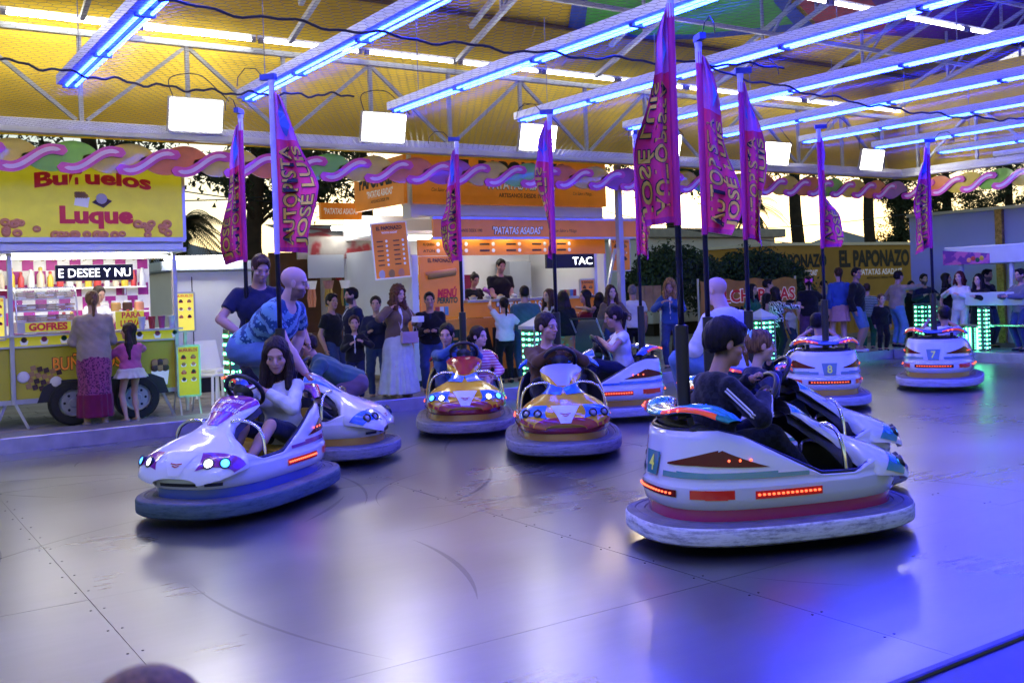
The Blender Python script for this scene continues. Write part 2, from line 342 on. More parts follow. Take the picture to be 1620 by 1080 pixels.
for k, x in enumerate(BX):
    t = thing('blue_tube_lamp', 'long tray with twin rows of glowing blue tubes under the roof', 'tube lamp', (x, 10.82, 3.86), group='blue tube lamp lines')
    box('tray', (-.055, -4.4, .05), (.10, 8.8, .09), TRAY, t); box('tray_side', (.045, -4.4, .06), (.09, 8.8, .05), TRAYB, t)
    for j in range(6):
        for dx in (-.01, .075): MB().tube([(dx, -.03-j*1.46, 0), (dx, -1.41-j*1.46, 0)], .014, 6).obj('tube', TBR if x > 6.3 and j > 1 else TB, t)
        box('end_clip', (.03, -.0-j*1.46, .005), (.15, .05, .05), CLIP, t)
    for yy in (-.6, -5): MB().tube([(0, yy, .09), (0, yy, 1.2)], .006, 4).obj('hanger', CLIP, t)
# floodlights on the far beam
FL = M('flood_lens', (1, 1, 1), .3, emit=34, ecol=(1, .97, .90)); FH = M('flood_housing', (.5, .5, .5), .4, .5)
for i, x in enumerate((3.84, 6.46, 9.11, 11.75, 14.5, 17.28)):
    t = thing('floodlight', 'square white LED floodlight '+('beside the flag of the sky blue nosed car', 'above the corner of the potato stall', 'above the middle of the potato stall sign', 'behind the flag of the car numbered 4', 'above the clipped bushes', 'at the container end of the far beam')[i], 'floodlight', (x, 12.72, 4.0), group='floodlights on the far beam')
    rx = Matrix.Rotation(R(14), 3, 'X')
    box('housing', (0, .04, 0), (.70, .06, .44), FH, t, rx, .01); box('lens', (0, .005, 0), (.64, .02, .38), FL, t, rx); MB().tube([(-.3, .09, 0), (-.3, .13, -.14), (.3, .13, -.14), (.3, .09, 0)], .012, 6).obj('bracket', FH, t)
    MB().tube(smooth_path([(-.25, .1, .2), (-.3, .06, .45), (.05, .04, .52), (.3, .03, .33), (.42, 0, .2)]), .007, 5).obj('cable', M('black_rubber', (.015, .015, .017), .6), t)
# wire netting under the roof (contact ceiling)
def netting():
    a = .052; W = math.sqrt(3)*a; pts = {}; E = set()
    nx, ny = int(18.6/W), int(8.9/(1.5*a)); vv = []
    def vid(x, y):
        key = (round(x, 3), round(y, 3))
        if key not in pts: pts[key] = len(vv); vv.append((x, y, 3.76-.02*math.sin(x*1.8)*math.sin(y*1.8)))
        return pts[key]
    for j in range(ny):
        for i in range(nx):
            x = i*W+(j % 2)*W/2; y = 3.95+j*1.5*a; c = [vid(x+a*math.sin(R(60*q)), y+a*math.cos(R(60*q))) for q in range(6)]
            for q in range(6): E.add(tuple(sorted((c[q], c[(q+1) % 6]))))
    P = np.array(vv); E = np.array(sorted(E)); A, B = P[E[:, 0]], P[E[:, 1]]; d = B-A; d /= np.linalg.norm(d, axis=1)[:, None]; s = np.cross(d, [0, 0, 1.]); u = np.cross(s, d); r_ = .0013; n = len(E)
    V = np.concatenate([X+(s*c+u*q)*r_ for X in (A, B) for c, q in ((1, -.5), (-1, -.5), (0, 1))]).astype(float)
    idx = np.arange(n); fs = [np.stack([idx+a_*n, idx+b_*n, idx+(b_+3)*n, idx+(a_+3)*n], 1) for a_, b_ in ((0, 1), (1, 2), (2, 0))]
    me = bpy.data.meshes.new('netting'); me.from_pydata(V.tolist(), [], np.concatenate(fs).tolist()); me.materials.append(M('net_wire', (.10, .10, .11), .5, .6)); o = bpy.data.objects.new('ceiling_netting', me); COL.objects.link(o)
    return tag(o, 'hexagonal wire netting stretched under the ride roof', 'netting', kind='stuff')
netting()
BLK = M('black_rubber', (.015, .015, .017), .6)
for i, (p0, p1, sag) in enumerate((((250, 2), (1240, 105), .10), ((1110, 108), (1700, 190), .16), ((0, 95), (560, 150), .1))):
    a, b = Vector(G(*p0, 3.7)), Vector(G(*p1, 3.7)); pts = [a.lerp(b, q/90)-Vector((0, 0, sag*math.sin(math.pi*q/90)-.018*math.sin(q*.55)-.01*math.sin(q*1.3))) for q in range(91)]
    tag(MB().tube(pts, .011, 5).obj('hanging_cable', BLK), 'sagging black cable tied below the netting', 'cable', 'cables under the netting')
# twisted candy valance along the roof edge
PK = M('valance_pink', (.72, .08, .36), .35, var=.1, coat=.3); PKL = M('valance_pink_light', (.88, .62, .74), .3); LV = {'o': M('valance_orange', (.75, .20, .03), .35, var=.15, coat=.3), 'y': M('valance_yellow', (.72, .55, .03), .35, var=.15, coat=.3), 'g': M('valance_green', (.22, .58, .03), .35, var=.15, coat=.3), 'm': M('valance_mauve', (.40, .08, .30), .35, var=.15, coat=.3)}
def stroke(pts, w):
    n_ = len(pts); L = []; Rr = []
    for i in range(n_):
        a = pts[max(i-1, 0)]; b = pts[min(i+1, n_-1)]; d = Vector((b[0]-a[0], b[1]-a[1])).normalized(); ww = w(i/(n_-1)) if callable(w) else w
        L.append((pts[i][0]-d.y*ww/2, pts[i][1]+d.x*ww/2)); Rr.append((pts[i][0]+d.y*ww/2, pts[i][1]-d.x*ww/2))
    return L+Rr[::-1]
def sgrid(mb, pts, w, f, th, off):
    pl = stroke(pts, w); k = len(pl)//2; A = [f(x, z, off) for x, z in pl]; B = [f(x, z, off+th) for x, z in pl]; fs = []
    for i in range(k-1): fs += [(i, i+1, 2*k-2-i, 2*k-1-i), (2*k+i, 2*k+2*k-1-i, 2*k+2*k-2-i, 2*k+i+1)]
    for i in range(2*k): fs.append((i, 2*k+i, 2*k+(i+1) % (2*k), (i+1) % (2*k)))
    mb.add(A+B, fs)
def sp(k, P, amp): return [(P*(-.5+1.18*q/20-.09), -amp*math.cos(math.pi*min(1, max(0, (q-4)/12)))+(.02*(4-q)/4 if q < 4 else (-.02*(q-16)/4 if q > 16 else 0))) for q in range(21)]
def valance(label, f, n_, P, cols):
    v = thing('candy_valance', label, 'valance', group='twisted candy valance boards')
    for k in range(n_):
        def g(x, z, off, k=k): return f((k+.5)*P+x, 3.43+z, off)
        mb = MB(); pts = [(P*(-.15+1.3*q/20), .035-.10*math.cos(2*math.pi*(q/20-.06))*0+.055*math.sin(math.pi*(q/10-1))) for q in range(21)]; sgrid(mb, pts, lambda t: .03+.29*math.sin(math.pi*min(max(t, 0), 1))**.75, g, .02, .03); mb.obj('leaf_board', LV[cols[k % len(cols)]], v)
        mb = MB(); sgrid(mb, sp(k, P, .115), lambda t: .125*math.sqrt(max(.02, 1-(max(0, abs(2*t-1)-.86)/.14)**2)), g, .022, 0); mb.obj('twist_board', PK, v)
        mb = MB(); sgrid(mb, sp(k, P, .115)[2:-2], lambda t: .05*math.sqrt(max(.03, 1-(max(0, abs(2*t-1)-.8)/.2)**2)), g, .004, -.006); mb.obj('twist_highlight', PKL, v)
    return v
valance('row of pink and coloured twisted candy boards below the far roof beam', lambda a, z, o: (.3+a, 13.05+o, z), 27, .672, 'oygyoyogyomygoym')
valance('row of pink and coloured twisted candy boards below the right roof beam', lambda a, z, o: (18.5+o, 12.9-a, z), 8, .66, 'oygyogmy')
# ================================================================ BUMPER CARS
def interp(x, xs_, ys_): return float(np.interp(x, xs_, ys_))
def selli(t, a, b, n=2.8):
    c, s = math.cos(t), math.sin(t); return (math.copysign(abs(c)**(2/n), c)*a, math.copysign(abs(s)**(2/n), s)*b)
BA, BB = .49, .85
RIMY = ([-.86, -.60, -.42, .04, .12, .40, .47, .58, .86], [.735, .745, .70, .475, .435, .425, .46, .50, .44])
def rim_h(y): return interp(y, *RIMY)
def t_side(y, sx=1): s = (abs(y)/BB)**1.4; return (math.atan2(math.copysign(s**.0*s, y), math.sqrt(max(0, 1-min(1, s*s)))) if sx > 0 else math.pi-math.atan2(math.copysign(s, y), math.sqrt(max(0, 1-min(1, s*s)))))
def t_rear(x): c = (min(abs(x)/BA, 1))**1.4; return -math.pi/2+math.copysign(math.asin(c), x)
def tub_in(z, h): return interp(z, [.24, .27, .33, .40, .415, .44, .75], [.055, .012, 0, .002, .016, .012, .055])
def tub(t, z, off=0.): x, y = selli(t, BA, BB); i = tub_in(z, 0)-off; x, y = selli(t, BA-i, BB-i); return Vector((x, y, z))
HY = [.885, .87, .83, .75, .65, .56, .495, .445, .385, .30, .22, .14, .06]
HW = [.20, .29, .375, .435, .452, .445, .40, .285, .185, .15, .165, .205, .215]
HT = [.35, .41, .465, .53, .572, .605, .63, .655, .69, .74, .795, .845, .88]
HE = [.30, .32, .34, .37, .385, .39, .40, .47, .585, .655, .705, .755, .80]
def hood(y, s, off=0.):
    yy = HY[::-1]; w = interp(y, yy, HW[::-1]); zt = interp(y, yy, HT[::-1]); ze = interp(y, yy, HE[::-1]); s = max(-1, min(1, s)); th = (1-s)*math.pi/2; n = 2.5
    c, q = math.cos(th), math.sin(th); x = math.copysign(abs(c)**(2/n), c)*w; z = ze+(zt-ze)*abs(q)**(2/n)
    p = Vector((x, y, z))
    return p+Vector((c*.9, .55, q)).normalized()*off if off else p
def hood_x(x, y, off=0.):
    w = interp(y, HY[::-1], HW[::-1]); c = min(1., abs(x)/w)**1.25; th = math.acos(math.copysign(c, x)); return hood(y, 1-2*th/math.pi, off)
TRIM = M('black_trim', (.012, .012, .014), .35); CHR = M('chrome', (.8, .8, .82), .12, 1.); DARK = M('cockpit_black', (.02, .02, .022), .5, bump=.1); SEATY = M('seat_yellow', (.62, .38, .02), .45)
LRED = M('lamp_red', (.35, .015, .01), .12, emit=.10, ecol=(1, .05, .02), coat=1); LDRK = M('lamp_dark_red', (.13, .004, .008), .22, spec=.3); LORG = M('lamp_orange', (.55, .06, .02), .1, emit=.35, ecol=(1, .10, .03), coat=1); LEDR = M('led_red', (1, .1, .04), .3, emit=3.2, ecol=(1, .12, .04))
HLW = M('headlamp_white', (1, 1, 1), .1, emit=6, ecol=(.85, .9, 1)); HLB = M('headlamp_blue', (.4, .7, 1), .1, emit=4.5, ecol=(.04, .28, 1)); HLO = M('headlamp_off', (.3, .32, .34), .08, .3, coat=1)
NUMY = M('number_yellow', (.7, .75, .1), .4, emit=.2)
def rubber(name, c1, c2):
    if name in MATS: return MATS[name]
    mt = M(name, c1, .7); n = mt.node_tree.nodes; l = mt.node_tree.links; b = n['Principled BSDF']; tc = n.new('ShaderNodeTexCoord')
    def nz(sc, s3, det):
        k = n.new('ShaderNodeMapping'); k.inputs['Scale'].default_value = s3; l.new(tc.outputs['Object'], k.inputs['Vector']); t = n.new('ShaderNodeTexNoise'); t.inputs['Scale'].default_value = sc; t.inputs['Detail'].default_value = det; t.inputs['Roughness'].default_value = .7; l.new(k.outputs[0], t.inputs['Vector']); return t.outputs['Fac']
    a, c = nz(4, (1, 1, 9), 8), nz(14, (1, 1, 3), 6); ad = n.new('ShaderNodeMath'); ad.operation = 'MULTIPLY_ADD'; l.new(c, ad.inputs[0]); ad.inputs[1].default_value = .6; l.new(a, ad.inputs[2])
    rp = n.new('ShaderNodeValToRGB'); e = rp.color_ramp.elements; e[0].position = .60; e[0].color = (*c1, 1); e[1].position = .86; e[1].color = (*c2, 1); l.new(ad.outputs[0], rp.inputs[0]); l.new(rp.outputs[0], b.inputs['Base Color'])
    bp = n.new('ShaderNodeBump'); bp.inputs['Strength'].default_value = .3; bp.inputs['Distance'].default_value = .006; l.new(ad.outputs[0], bp.inputs['Height']); l.new(bp.outputs[0], b.inputs['Normal'])
    return mt
def bumper_car(label, loc, th, body, skirt, mark, shield, bump, wing, number=None, lights=True, headpanel=None, seat=None, note=None, lip=None):
    g = thing('bumper_car', label, 'bumper car', (loc[0], loc[1], 0), R(th), 'bumper cars on the steel floor')
    N = 72
    prof = [(.14, .055), (.03, .055), (.004, .075), (0, .10), (0, .175), (.008, .195), (.03, .207), (.06, .207), (.066, .198), (.074, .207), (.12, .207), (.127, .198), (.135, .207), (.19, .207), (.20, .15)]
    prof = [(i_, .055+(z_-.055)*.86) for i_, z_ in prof]
    def bf(u, v):
        k = int(round(v*(len(prof)-1))); i, z = prof[k]; x, y = selli(2*math.pi*u, .60-i, .97-i); return (x, y, z)
    b = MB().grid(bf, N, len(prof), cu=True).obj('bumper', [bump, M('bumper_top_grey', (.14, .14, .15), .7, var=.35, scale=7, bump=.3)], g, smooth='auto')
    mi = [1 if f.center.z > .178 else 0 for f in b.data.polygons]; b.data.polygons.foreach_set('material_index', mi)
    MB().grid(lambda u, v: (*selli(2*math.pi*u, BA-.03, BB-.03), .15+.13*v), N, 3, cu=True).obj('skirt_band', skirt, g, smooth=True)
    lev = [.245, .27, .33, .395, .40, .415, .44]
    def bf2(u, v):
        t = 2*math.pi*u; y = selli(t, BA, BB)[1]; h = rim_h(y); k = int(round(v*15))
        if k < 7: z = min(lev[k], h-.01*(7-k)); return tub(t, z)
        if k < 12: z = max(.44, 0)+(h-.44)*(k-6)/5 if h > .45 else h-.008+.0016*(k-6); return tub(t, z)
        i = tub_in(h, h)+(.018, .038, .045, .05)[k-12]; zz = (h+.006, h+.004, h-.03, .26)[k-12]; x, y2 = selli(t, BA-i, BB-i); return (x, y2, zz)
    tb = MB().grid(bf2, 96, 16, cu=True).obj('body_tub', [body, DARK], g, smooth=True)
    tb.data.polygons.foreach_set('material_index', [1 if (f.index % 15) >= 13 else 0 for f in tb.data.polygons])
    if lip: MB().grid(lambda u, v: tub(2*math.pi*u, .25+.068*v, .005), 96, 5, cu=True).obj('lower_lip', lip, g, smooth=True)
    # cockpit floor, black edge trim
    MB().add([(*selli(2*math.pi*k/48, BA-.05, BB-.05), .262) for k in range(48)], [tuple(range(48))]).obj('cockpit_floor', DARK, g)
    pts = []
    for k in range(97):
        t = -math.pi*1.5+2*math.pi*k/96; x, y = selli(t, BA-.07, BB-.07)
        if y < .50: h = rim_h(y); i = tub_in(h, h)+.028; x, y = selli(t, BA-i, BB-i); pts.append((x, y, h+.008))
    MB().tube(pts, .016, 8).obj('edge_trim', TRIM, g, smooth=True)
    hd = MB().grid(lambda u, v: hood(HY[0]+(HY[-1]-HY[0])*u, -1+2*v), 48, 25).obj('hood', body, g, smooth=True)
    MB().add([hood(HY[-1], -1+k/8) for k in range(17)]+[Vector((.10, .02, .76)), Vector((-.10, .02, .76))], [tuple(range(19))]).obj('dash', DARK, g)
    MB().grid(lambda u, v: hood(.47-.4*u, -1+2*v)+Vector((0, -.035, -.055)), 14, 9).obj('hood_lining', DARK, g, smooth=True)
    # painted panels on the hood
    def hpatch(nm, q, mt, n1=9, n2=7, off=.005):
        def fn(u, v):
            a = [q[0][i]*(1-u)+q[1][i]*u for i in (0, 1)]; c = [q[3][i]*(1-u)+q[2][i]*u for i in (0, 1)]; return hood(a[0]*(1-v)+c[0]*v, a[1]*(1-v)+c[1]*v, off)
        return MB().grid(fn, n1, n2).obj(nm, mt, g, smooth=True)
    sh = hpatch('hood_shield', [(.065, -.93), (.065, .93), (.40, .10), (.40, -.10)], shield[0], 13, 9)
    if shield[1]:
        for s in (-1, 1): hpatch('shield_edge', [(.24, s*.98), (.33, s*.95), (.56, s*.02), (.43, s*.0)], shield[1], 7, 9, .007)
    for s in (-1, 1):
        hp = hpatch('headlamp_panel', [(.60, s*.93), (.74, s*.97), (.866, s*.34), (.75, s*.20)], headpanel or mark, 9, 9)
        for (yy, ss, mt) in ((.815, .43, HLW), (.765, .66, HLB)):
            c = hood(yy, s*ss, .006); nn = Vector((s*ss*.75, .8, .42)).normalized(); rot = nn.to_track_quat('Z', 'Y').to_matrix()
            MB().lathe([(.043, -.012), (.043, .012), (.036, .016), (.032, .006)], 18, c, rot, caps=False).obj('lamp_ring', TRIM, hp, smooth='auto'); MB().lathe([(.033, .004), (.024, .012), (.008, .015)], 14, c, rot).obj('lamp_lens', mt if lights else HLO, hp, smooth=True)
    if lip:
        hpatch('front_lip', [(.862, -.99), (.862, .99), (.8845, .99), (.8845, -.99)], lip, 17, 3, .004)
        for s in (-1, 1): hpatch('side_lip', [(.54, s*.995), (.885, s*.995), (.885, s*.84), (.54, s*.90)], lip, 11, 3, .004)
    hpatch('nose_badge', [(.76, -.16), (.76, .16), (.882, .10), (.882, -.10)], M('badge_white', (.75, .77, .8), .3), 7, 7, .008)
    for w0, dy in ((.05, 0), (.03, .012)): MB().grid(lambda u, v: hood_x(-w0+2*w0*u, .845+dy+.006*v-.012*abs(u-.5), .012), 7, 2).obj('badge_mark', M('badge_red', (.4, .03, .03), .4), g)
    for x0, x1 in ((-.33, -.22), (-.17, .17), (.22, .33)):
        ts = [math.pi/2-math.copysign(math.asin(min(1, (abs(x)/BA)**1.4)), x) for x in np.linspace(x0, x1, 7)]; MB().grid(lambda u, v: tub(ts[int(round(u*6))], .282+.026*v, .004), 7, 2).obj('grille_slot', TRIM, g)
    # rails
    for s in (-1, 1):
        pts = [(s*.13, .33, .70), (s*.20, .33, .715), (s*.30, .32, .70), (s*.375, .315, .655), (s*.415, .315, .57), (s*.43, .32, .42)]
        q = [Vector(p) for p in pts]; sm = []
        for i in range(len(q)-1): sm += [q[i].lerp(q[i+1], k/4) for k in range(4)]
        sm.append(q[-1]); sm = [sm[0]]+[(sm[i-1]+sm[i]*2+sm[i+1])/4 for i in range(1, len(sm)-1)]+[sm[-1]]; MB().tube(sm, .014, 8).obj('grab_rail', CHR, g, smooth=True)
    # steering wheel
    wq = Vector((0, -.80, .60)).to_track_quat('Z', 'Y').to_matrix(); wc = Vector((0, -.03, .90))
    sw = MB().tube([wc+wq @ Vector((.165*math.cos(a), .165*math.sin(a), .02)) for a in np.linspace(0, 2*math.pi, 28, endpoint=False)], .020, 8, closed=True).obj('steering_wheel', TRIM, g, smooth=True)
    MB().lathe([(.03, -.12), (.045, -.05), (.085, -.02), (.09, .0), (.055, .012), (.05, .004), (.02, .004)], 20, wc, wq).obj('hub', TRIM, sw, smooth='auto')
    for a in (.3, 2.84, -1.57): MB().bar(wc+wq @ Vector((.05*math.cos(a), .05*math.sin(a), 0)), wc+wq @ Vector((.16*math.cos(a), .16*math.sin(a), .02)), .03, .012).obj('spoke', TRIM, sw)
    MB().tube([wc+wq @ Vector((0, 0, -.05)), (0, .14, .78)], .03, 8).obj('steering_column', TRIM, g)
    # seat
    sc_ = seat or DARK
    MB().box((0, -.30, .35), (.80, .46, .14)).obj('seat_cushion', sc_, g, bevel=.03); MB().box((0, -.60, .56), (.60, .11, .46), Matrix.Rotation(R(12), 3, 'X')).obj('seat_back', DARK, g, bevel=.03)
    for s in (-1, 1): MB().box((s*.27, -.53, .53), (.09, .09, .36), Matrix.Rotation(R(12), 3, 'X')).obj('back_bolster', SEATY if seat else DARK, g, bevel=.02)
    # tail wing with lamps
    def wf(u, v):
        x = -.44+.88*u; e = abs(x)/.44; zc = .835+.035*math.exp(-((abs(x)-.27)/.12)**2)-.04*max(0, e-.8)/.2; ch = .125*(1-.55*max(0, e-.55)/.45); yc = -.715+.26*e**2.2; a = 2*math.pi*v
        return (x, yc+ch*math.cos(a)*(1.0 if math.cos(a) < 0 else .8), zc+(.045 if math.sin(a) > 0 else .022)*math.sin(a)*(1 if e < .97 else .3))
    w = MB().grid(wf, 41, 17).obj('tail_wing', [wing, TRIM], g, smooth=True); w.data.polygons.foreach_set('material_index', [1 if f.normal.z < -.2 and f.center.z < .845 else 0 for f in w.data.polygons])
    for s in (-1, 1):
        q = MB().grid(lambda u, v: Vector(wf(.5+s*(.13+.27*u)/.88, .56-.145*v+(.03*(u-.5) if v < .5 else -.03*(u-.5))-.0))+Vector((0, -.006, .005)), 10, 7).obj('wing_lamp', LORG, w, smooth=True)
        for q in (.30, .42): MB().lathe([(.012, 0), (.008, .006)], 8, Vector(wf(.5+s*(.13+.27*(q*1.6-.2))/.88, .49))+Vector((0, -.012, .004)), Vector((0, -1, .3)).to_track_quat('Z', 'Y').to_matrix()).obj('wing_led', LEDR, w)
        MB().tube([(s*.24, -.66, .74), (s*.24, -.68, .83)], .022, 8).obj('wing_post', TRIM, w)
    # rear plate, stripes and lamps
    def tpatch(nm, ts, z0, z1, mt, parent=g, off=.004, n1=7, n2=3, zz=None):
        tt = np.linspace(ts[0], ts[1], n1); return MB().grid(lambda u, v: tub(tt[int(round(u*(n1-1)))], (z0+(z1-z0)*v) if zz is None else zz(u, v), off), n1, n2).obj(nm, mt, parent, smooth=True)
    for s in (-1, 1):
        ty = lambda y: t_side(y, s)
        tpatch('side_stripe', (ty(-.80), ty(.02)), .452, .487, mark, n1=15, zz=lambda u, v: .448+.026*(v)+.012*(1-u)+.012*v*(1-u))
        tpatch('side_lamp', (ty(-.70), ty(-.25)), .5, .6, LDRK, n1=11, off=.007, zz=lambda u, v: (.535-.02*u)+v*(.105*(1-abs(u-.38)/.62) if u > .38 else .105*u/.38))
        for yq in (-.52, -.45, -.38): MB().lathe([(.009, 0), (.006, .004)], 8, tub(ty(yq), .565, .010), Vector((s, 0, 0)).to_track_quat('Z', 'Y').to_matrix()).obj('lamp_led', LEDR, g)
        lb = tpatch('light_bar', (ty(-.36), ty(.10)), .325, .375, LRED, off=.006, n1=9)
        leds = MB()
        for k in range(14): yv = -.335+.41*k/13; p = tub(ty(yv), .352, .010); leds.box(p, (.010, .014, .012))
        leds.obj('led_row', LEDR, lb)
        tpatch('reflector', (ty(-.66), ty(-.53)), .32, .38, LRED, off=.006, n1=5, zz=lambda u, v: .325+.05*v+.012*v*(1-u))
        tpatch('rear_lamp', (t_rear(s*.18), t_rear(s*.42)), .54, .63, LDRK, n1=7, off=.006, zz=lambda u, v: .535+v*(.01+.085*u))
        tpatch('rear_stripe', (t_rear(s*.14), t_rear(s*.487)), .455, .49, mark, n1=9)
        tpatch('reflector', (t_rear(s*.33), t_rear(s*.45)), .33, .385, LRED, off=.006, n1=4)
    lb = tpatch('light_bar', (t_rear(-.26), t_rear(.26)), .335, .38, LDRK, off=.006, n1=11); leds = MB()
    for k in range(14): leds.box(tub(t_rear(-.22+.44*k/13), .358, .010), (.014, .010, .010))
    leds.obj('led_row', LEDR, lb)
    pl = MB().grid(lambda u, v: tub(t_rear((-.10+.2*u)*(.72+.28*v)), .45+.15*v, .012), 9, 3).obj('number_plate', mark, g)
    if number:
        text(number, (0, 0, 0), (1, 0, 0), (0, 0, 1), .095, NUMY, pl, 'number', bold=.015, fn=lambda a, c: tub(t_rear(a), .478+c, .017))
    # pole
    p = thing0('contact_pole', g)
    MB().lathe([(.044, .50), (.044, 1.40), (.030, 1.405)], 16, (0, -.60, 0)).obj('pole_sleeve', TRIM, g, smooth='auto'); MB().tube([(0, -.60, 1.38), (0, -.60, 3.5)], .021, 10).obj('contact_pole', TRIM, g, smooth=True)
    MB().lathe([(.022, 3.40), (.026, 3.44), (.026, 3.56), (.03, 3.57), (.03, 3.60)], 10, (0, -.60, 0)).obj('pole_tip', M('tip_white', (.7, .7, .75), .4), g); MB().box((.03, -.60, 3.63), (.15, .05, .05)).obj('contact_head', M('contact_blue', (.03, .05, .25), .4), g)
    MB().tube([(.09, -.60, 3.64), (.16, -.60, 3.72), (.27, -.60, 3.735), (.35, -.60, 3.66), (.36, -.60, 3.58)], .005, 5).obj('contact_spring', TRIM, g)
    if note:
        for i, (ln, zz, hh) in enumerate(note): text(ln, (0, 0, 0), (1, 0, 0), (0, 0, 1), hh, M('script_white', (.85, .85, .9), .4), sh, 'script_lettering', bold=.006, shear=.35, fn=lambda a, c, zz=zz: hood_x(-a, zz-c*.9, .012))
    return g
def thing0(n, g): return None
PINK = M('flag_pink', (.85, .03, .13), .7, sheen=.1, var=.2, scale=5); PINKB = M('flag_border', (.50, .015, .16), .7); FYEL = M('flag_yellow', (.80, .52, .04), .6); FBLK = M('flag_black', (.01, .01, .015), .7); FBLU = M('flag_blue', (.10, .22, .65), .7)
def flag(label, car_loc, th, turn, twist=0., seed=0, top=3.50, ln=1.42, wid=.33, both=False, pocket=False):
    """tapered banner tied to the pole; it hangs in folds and twists round the pole"""
    c, s = math.cos(R(th)), math.sin(R(th)); px, py = car_loc[0]+.60*s, car_loc[1]-.60*c
    f = thing('pole_flag', label, 'flag', (px, py, top-ln), R(turn), 'pink flags on the car poles'); rn = random.Random(seed); ph = rn.uniform(0, 6)
    def fs(a, d, off=0.):     # a across 0..1, d down 0..1
        w = wid*(.10+.90*min(1, max(d, 0)/.6)**.8)*(1+.10*math.sin(d*9+ph)); tw = twist*(math.sin(d*3.4+ph*.3)-.3)*(.3+.7*a); x = .024+w*a*math.cos(tw); y = w*a*math.sin(tw)+.06*a*math.sin(d*7+ph+a*3)*(.3+.7*d)+.05*math.sin(math.pi*a)*math.sin(a*9+ph+d*4)+.022*a*min(1, 2*d)*math.sin(a*15+ph+d*2.5)+.02*a*math.sin(d*23+ph)
        return Vector((x, y+off, ln*(1-d)-.06*a*d-.05*a*math.sin(ph+d*3)))
    MB().grid(fs, 17, 37).obj('cloth', PINK, f, smooth=True)
    MB().grid(lambda u, v: fs(u, .30*v, -.003), 13, 12).obj('print_top', PINKL, f, smooth=True); MB().grid(lambda u, v: fs(u, .30*v, .003), 13, 12).obj('print_top', PINKL, f, smooth=True)
    for e in (-.004, .004): MB().grid(lambda u, v: fs(.955+.045*u, v, e), 2, 37).obj('border', PINKB, f)
    for e in (-.004, .004): MB().grid(lambda u, v: fs(u, .972+.028*v, e), 17, 2).obj('bottom_border', PINKB, f)
    for sg in (1, -1):
        rev = both and sg < 0
        for (wd, a0, hh) in (('AUTOPISTA', .48, .35), ('JOSÉ LUIS', .90, .30)):
            for bold, mt, o in ((.055, FBLK, .006), (.02, FYEL, .010)):
                text(wd, (0, 0, 0), (1, 0, 0), (0, 0, 1), hh, mt, f, 'lettering', bold=bold, width=.62, fn=lambda q, r_, a0=a0, o=o: fs(a0-r_ if not rev else a0-hh+r_, (.65-q) if not rev else .65-q, -sg*o), space=1.05)
        mb = MB(); mb.add([fs(.5+.34*math.cos(q)*(1+.25*math.sin(3*q)), .17+.09*math.sin(q)*(1+.2*math.cos(4*q)), -sg*.007) for q in np.linspace(0, 2*math.pi, 20, endpoint=False)], [tuple(range(20))]).obj('print_patch', FBLU, f)
    MB().tube([(0, 0, -.02), (0, 0, ln+.02)], .026, 8).obj('pole_pocket', M('flag_hem', (.55, .5, .75), .6) if pocket else PINKB, f)
    return f
PINKL = M('flag_top', (.66, .16, .48), .7, var=.2)
W_ = M('paint_white', (.74, .76, .80), .16, coat=1.); YP = M('paint_yellow', (.72, .40, .02), .15, coat=1.); 
PUR = M('paint_purple', (.26, .03, .28), .18, coat=1, var=.3, scale=14); BLU = M('paint_blue', (.03, .18, .62), .18, coat=1, var=.35, scale=12); REDP = M('paint_red', (.36, .02, .03), .15, coat=1); TEAL = M('paint_teal', (.02, .25, .27), .2, coat=1); WTEAL = M('wing_teal', (.02, .34, .42), .16, .3, var=.35, scale=40, coat=1); WBLU = M('wing_blue', (.06, .14, .55), .16, .3, var=.5, scale=26, coat=1)
PGREY = M('plate_grey', (.16, .28, .34), .4); BLUL = M('paint_ice', (.40, .42, .70), .15, coat=1)
GOLD = M('skirt_gold', (.55, .30, .04), .2, coat=1); PINKS = M('skirt_pink', (.42, .03, .12), .2, coat=1); BLUS = M('skirt_blue', (.04, .08, .34), .25, coat=1)
RB_W = rubber('rubber_white', (.20, .21, .22), (.78, .79, .80)); RB_T = rubber('rubber_teal', (.02, .05, .06), (.07, .12, .13)); RB_G = rubber('rubber_grey', (.10, .10, .12), (.26, .26, .31)); RB_P = rubber('rubber_pale', (.30, .29, .34), (.50, .49, .55))
CARS = dict(A=((2.78, 8.24), 126), B=((4.02, 9.93), 228), C=((6.39, 10.66), 149), D=((6.32, 8.58), 146), E=((8.05, 10.15), 62), F=((7.38, 7.09), 326), G=((5.20, 4.74), 252), H=((6.35, 5.62), 246), I=((11.0, 9.05), 318), J=((13.85, 9.14), 298))
def car(k, label, *a, **kw): return bumper_car(label, *CARS[k], *a, **kw)
car('A', 'white bumper car with purple lamp panels and lettered purple shield, girl in white driving', W_, BLUS, PUR, (PUR, None), RB_T, PUR, seat=SEATY, note=(('Autopista', .165, .045), ('José Luis', .255, .055)))
car('B', 'white bumper car with sky blue nose panels beside the man in the patterned shirt', W_, GOLD, BLU, (M('shield_sky', (.10, .30, .70), .15, coat=1, var=.4, scale=20), None), RB_G, WBLU, lights=False)
car('C', 'yellow bumper car with red shield, lamps lit, carrying two girls', YP, GOLD, BLU, (REDP, BLU), RB_G, REDP, headpanel=BLU, lip=REDP)
car('D', 'yellow bumper car with pale lilac shield, lamps off, driven by a boy', YP, GOLD, BLU, (BLUL, BLU), RB_G, BLU, lights=False, headpanel=BLU, lip=REDP)
car('E', 'white and blue bumper car driven by the girl in the frilled white top', W_, GOLD, BLU, (BLU, None), RB_P, WBLU)
car('F', 'white bumper car with blue wing under the bald man in white', W_, GOLD, PGREY, (BLU, None), RB_P, WBLU)
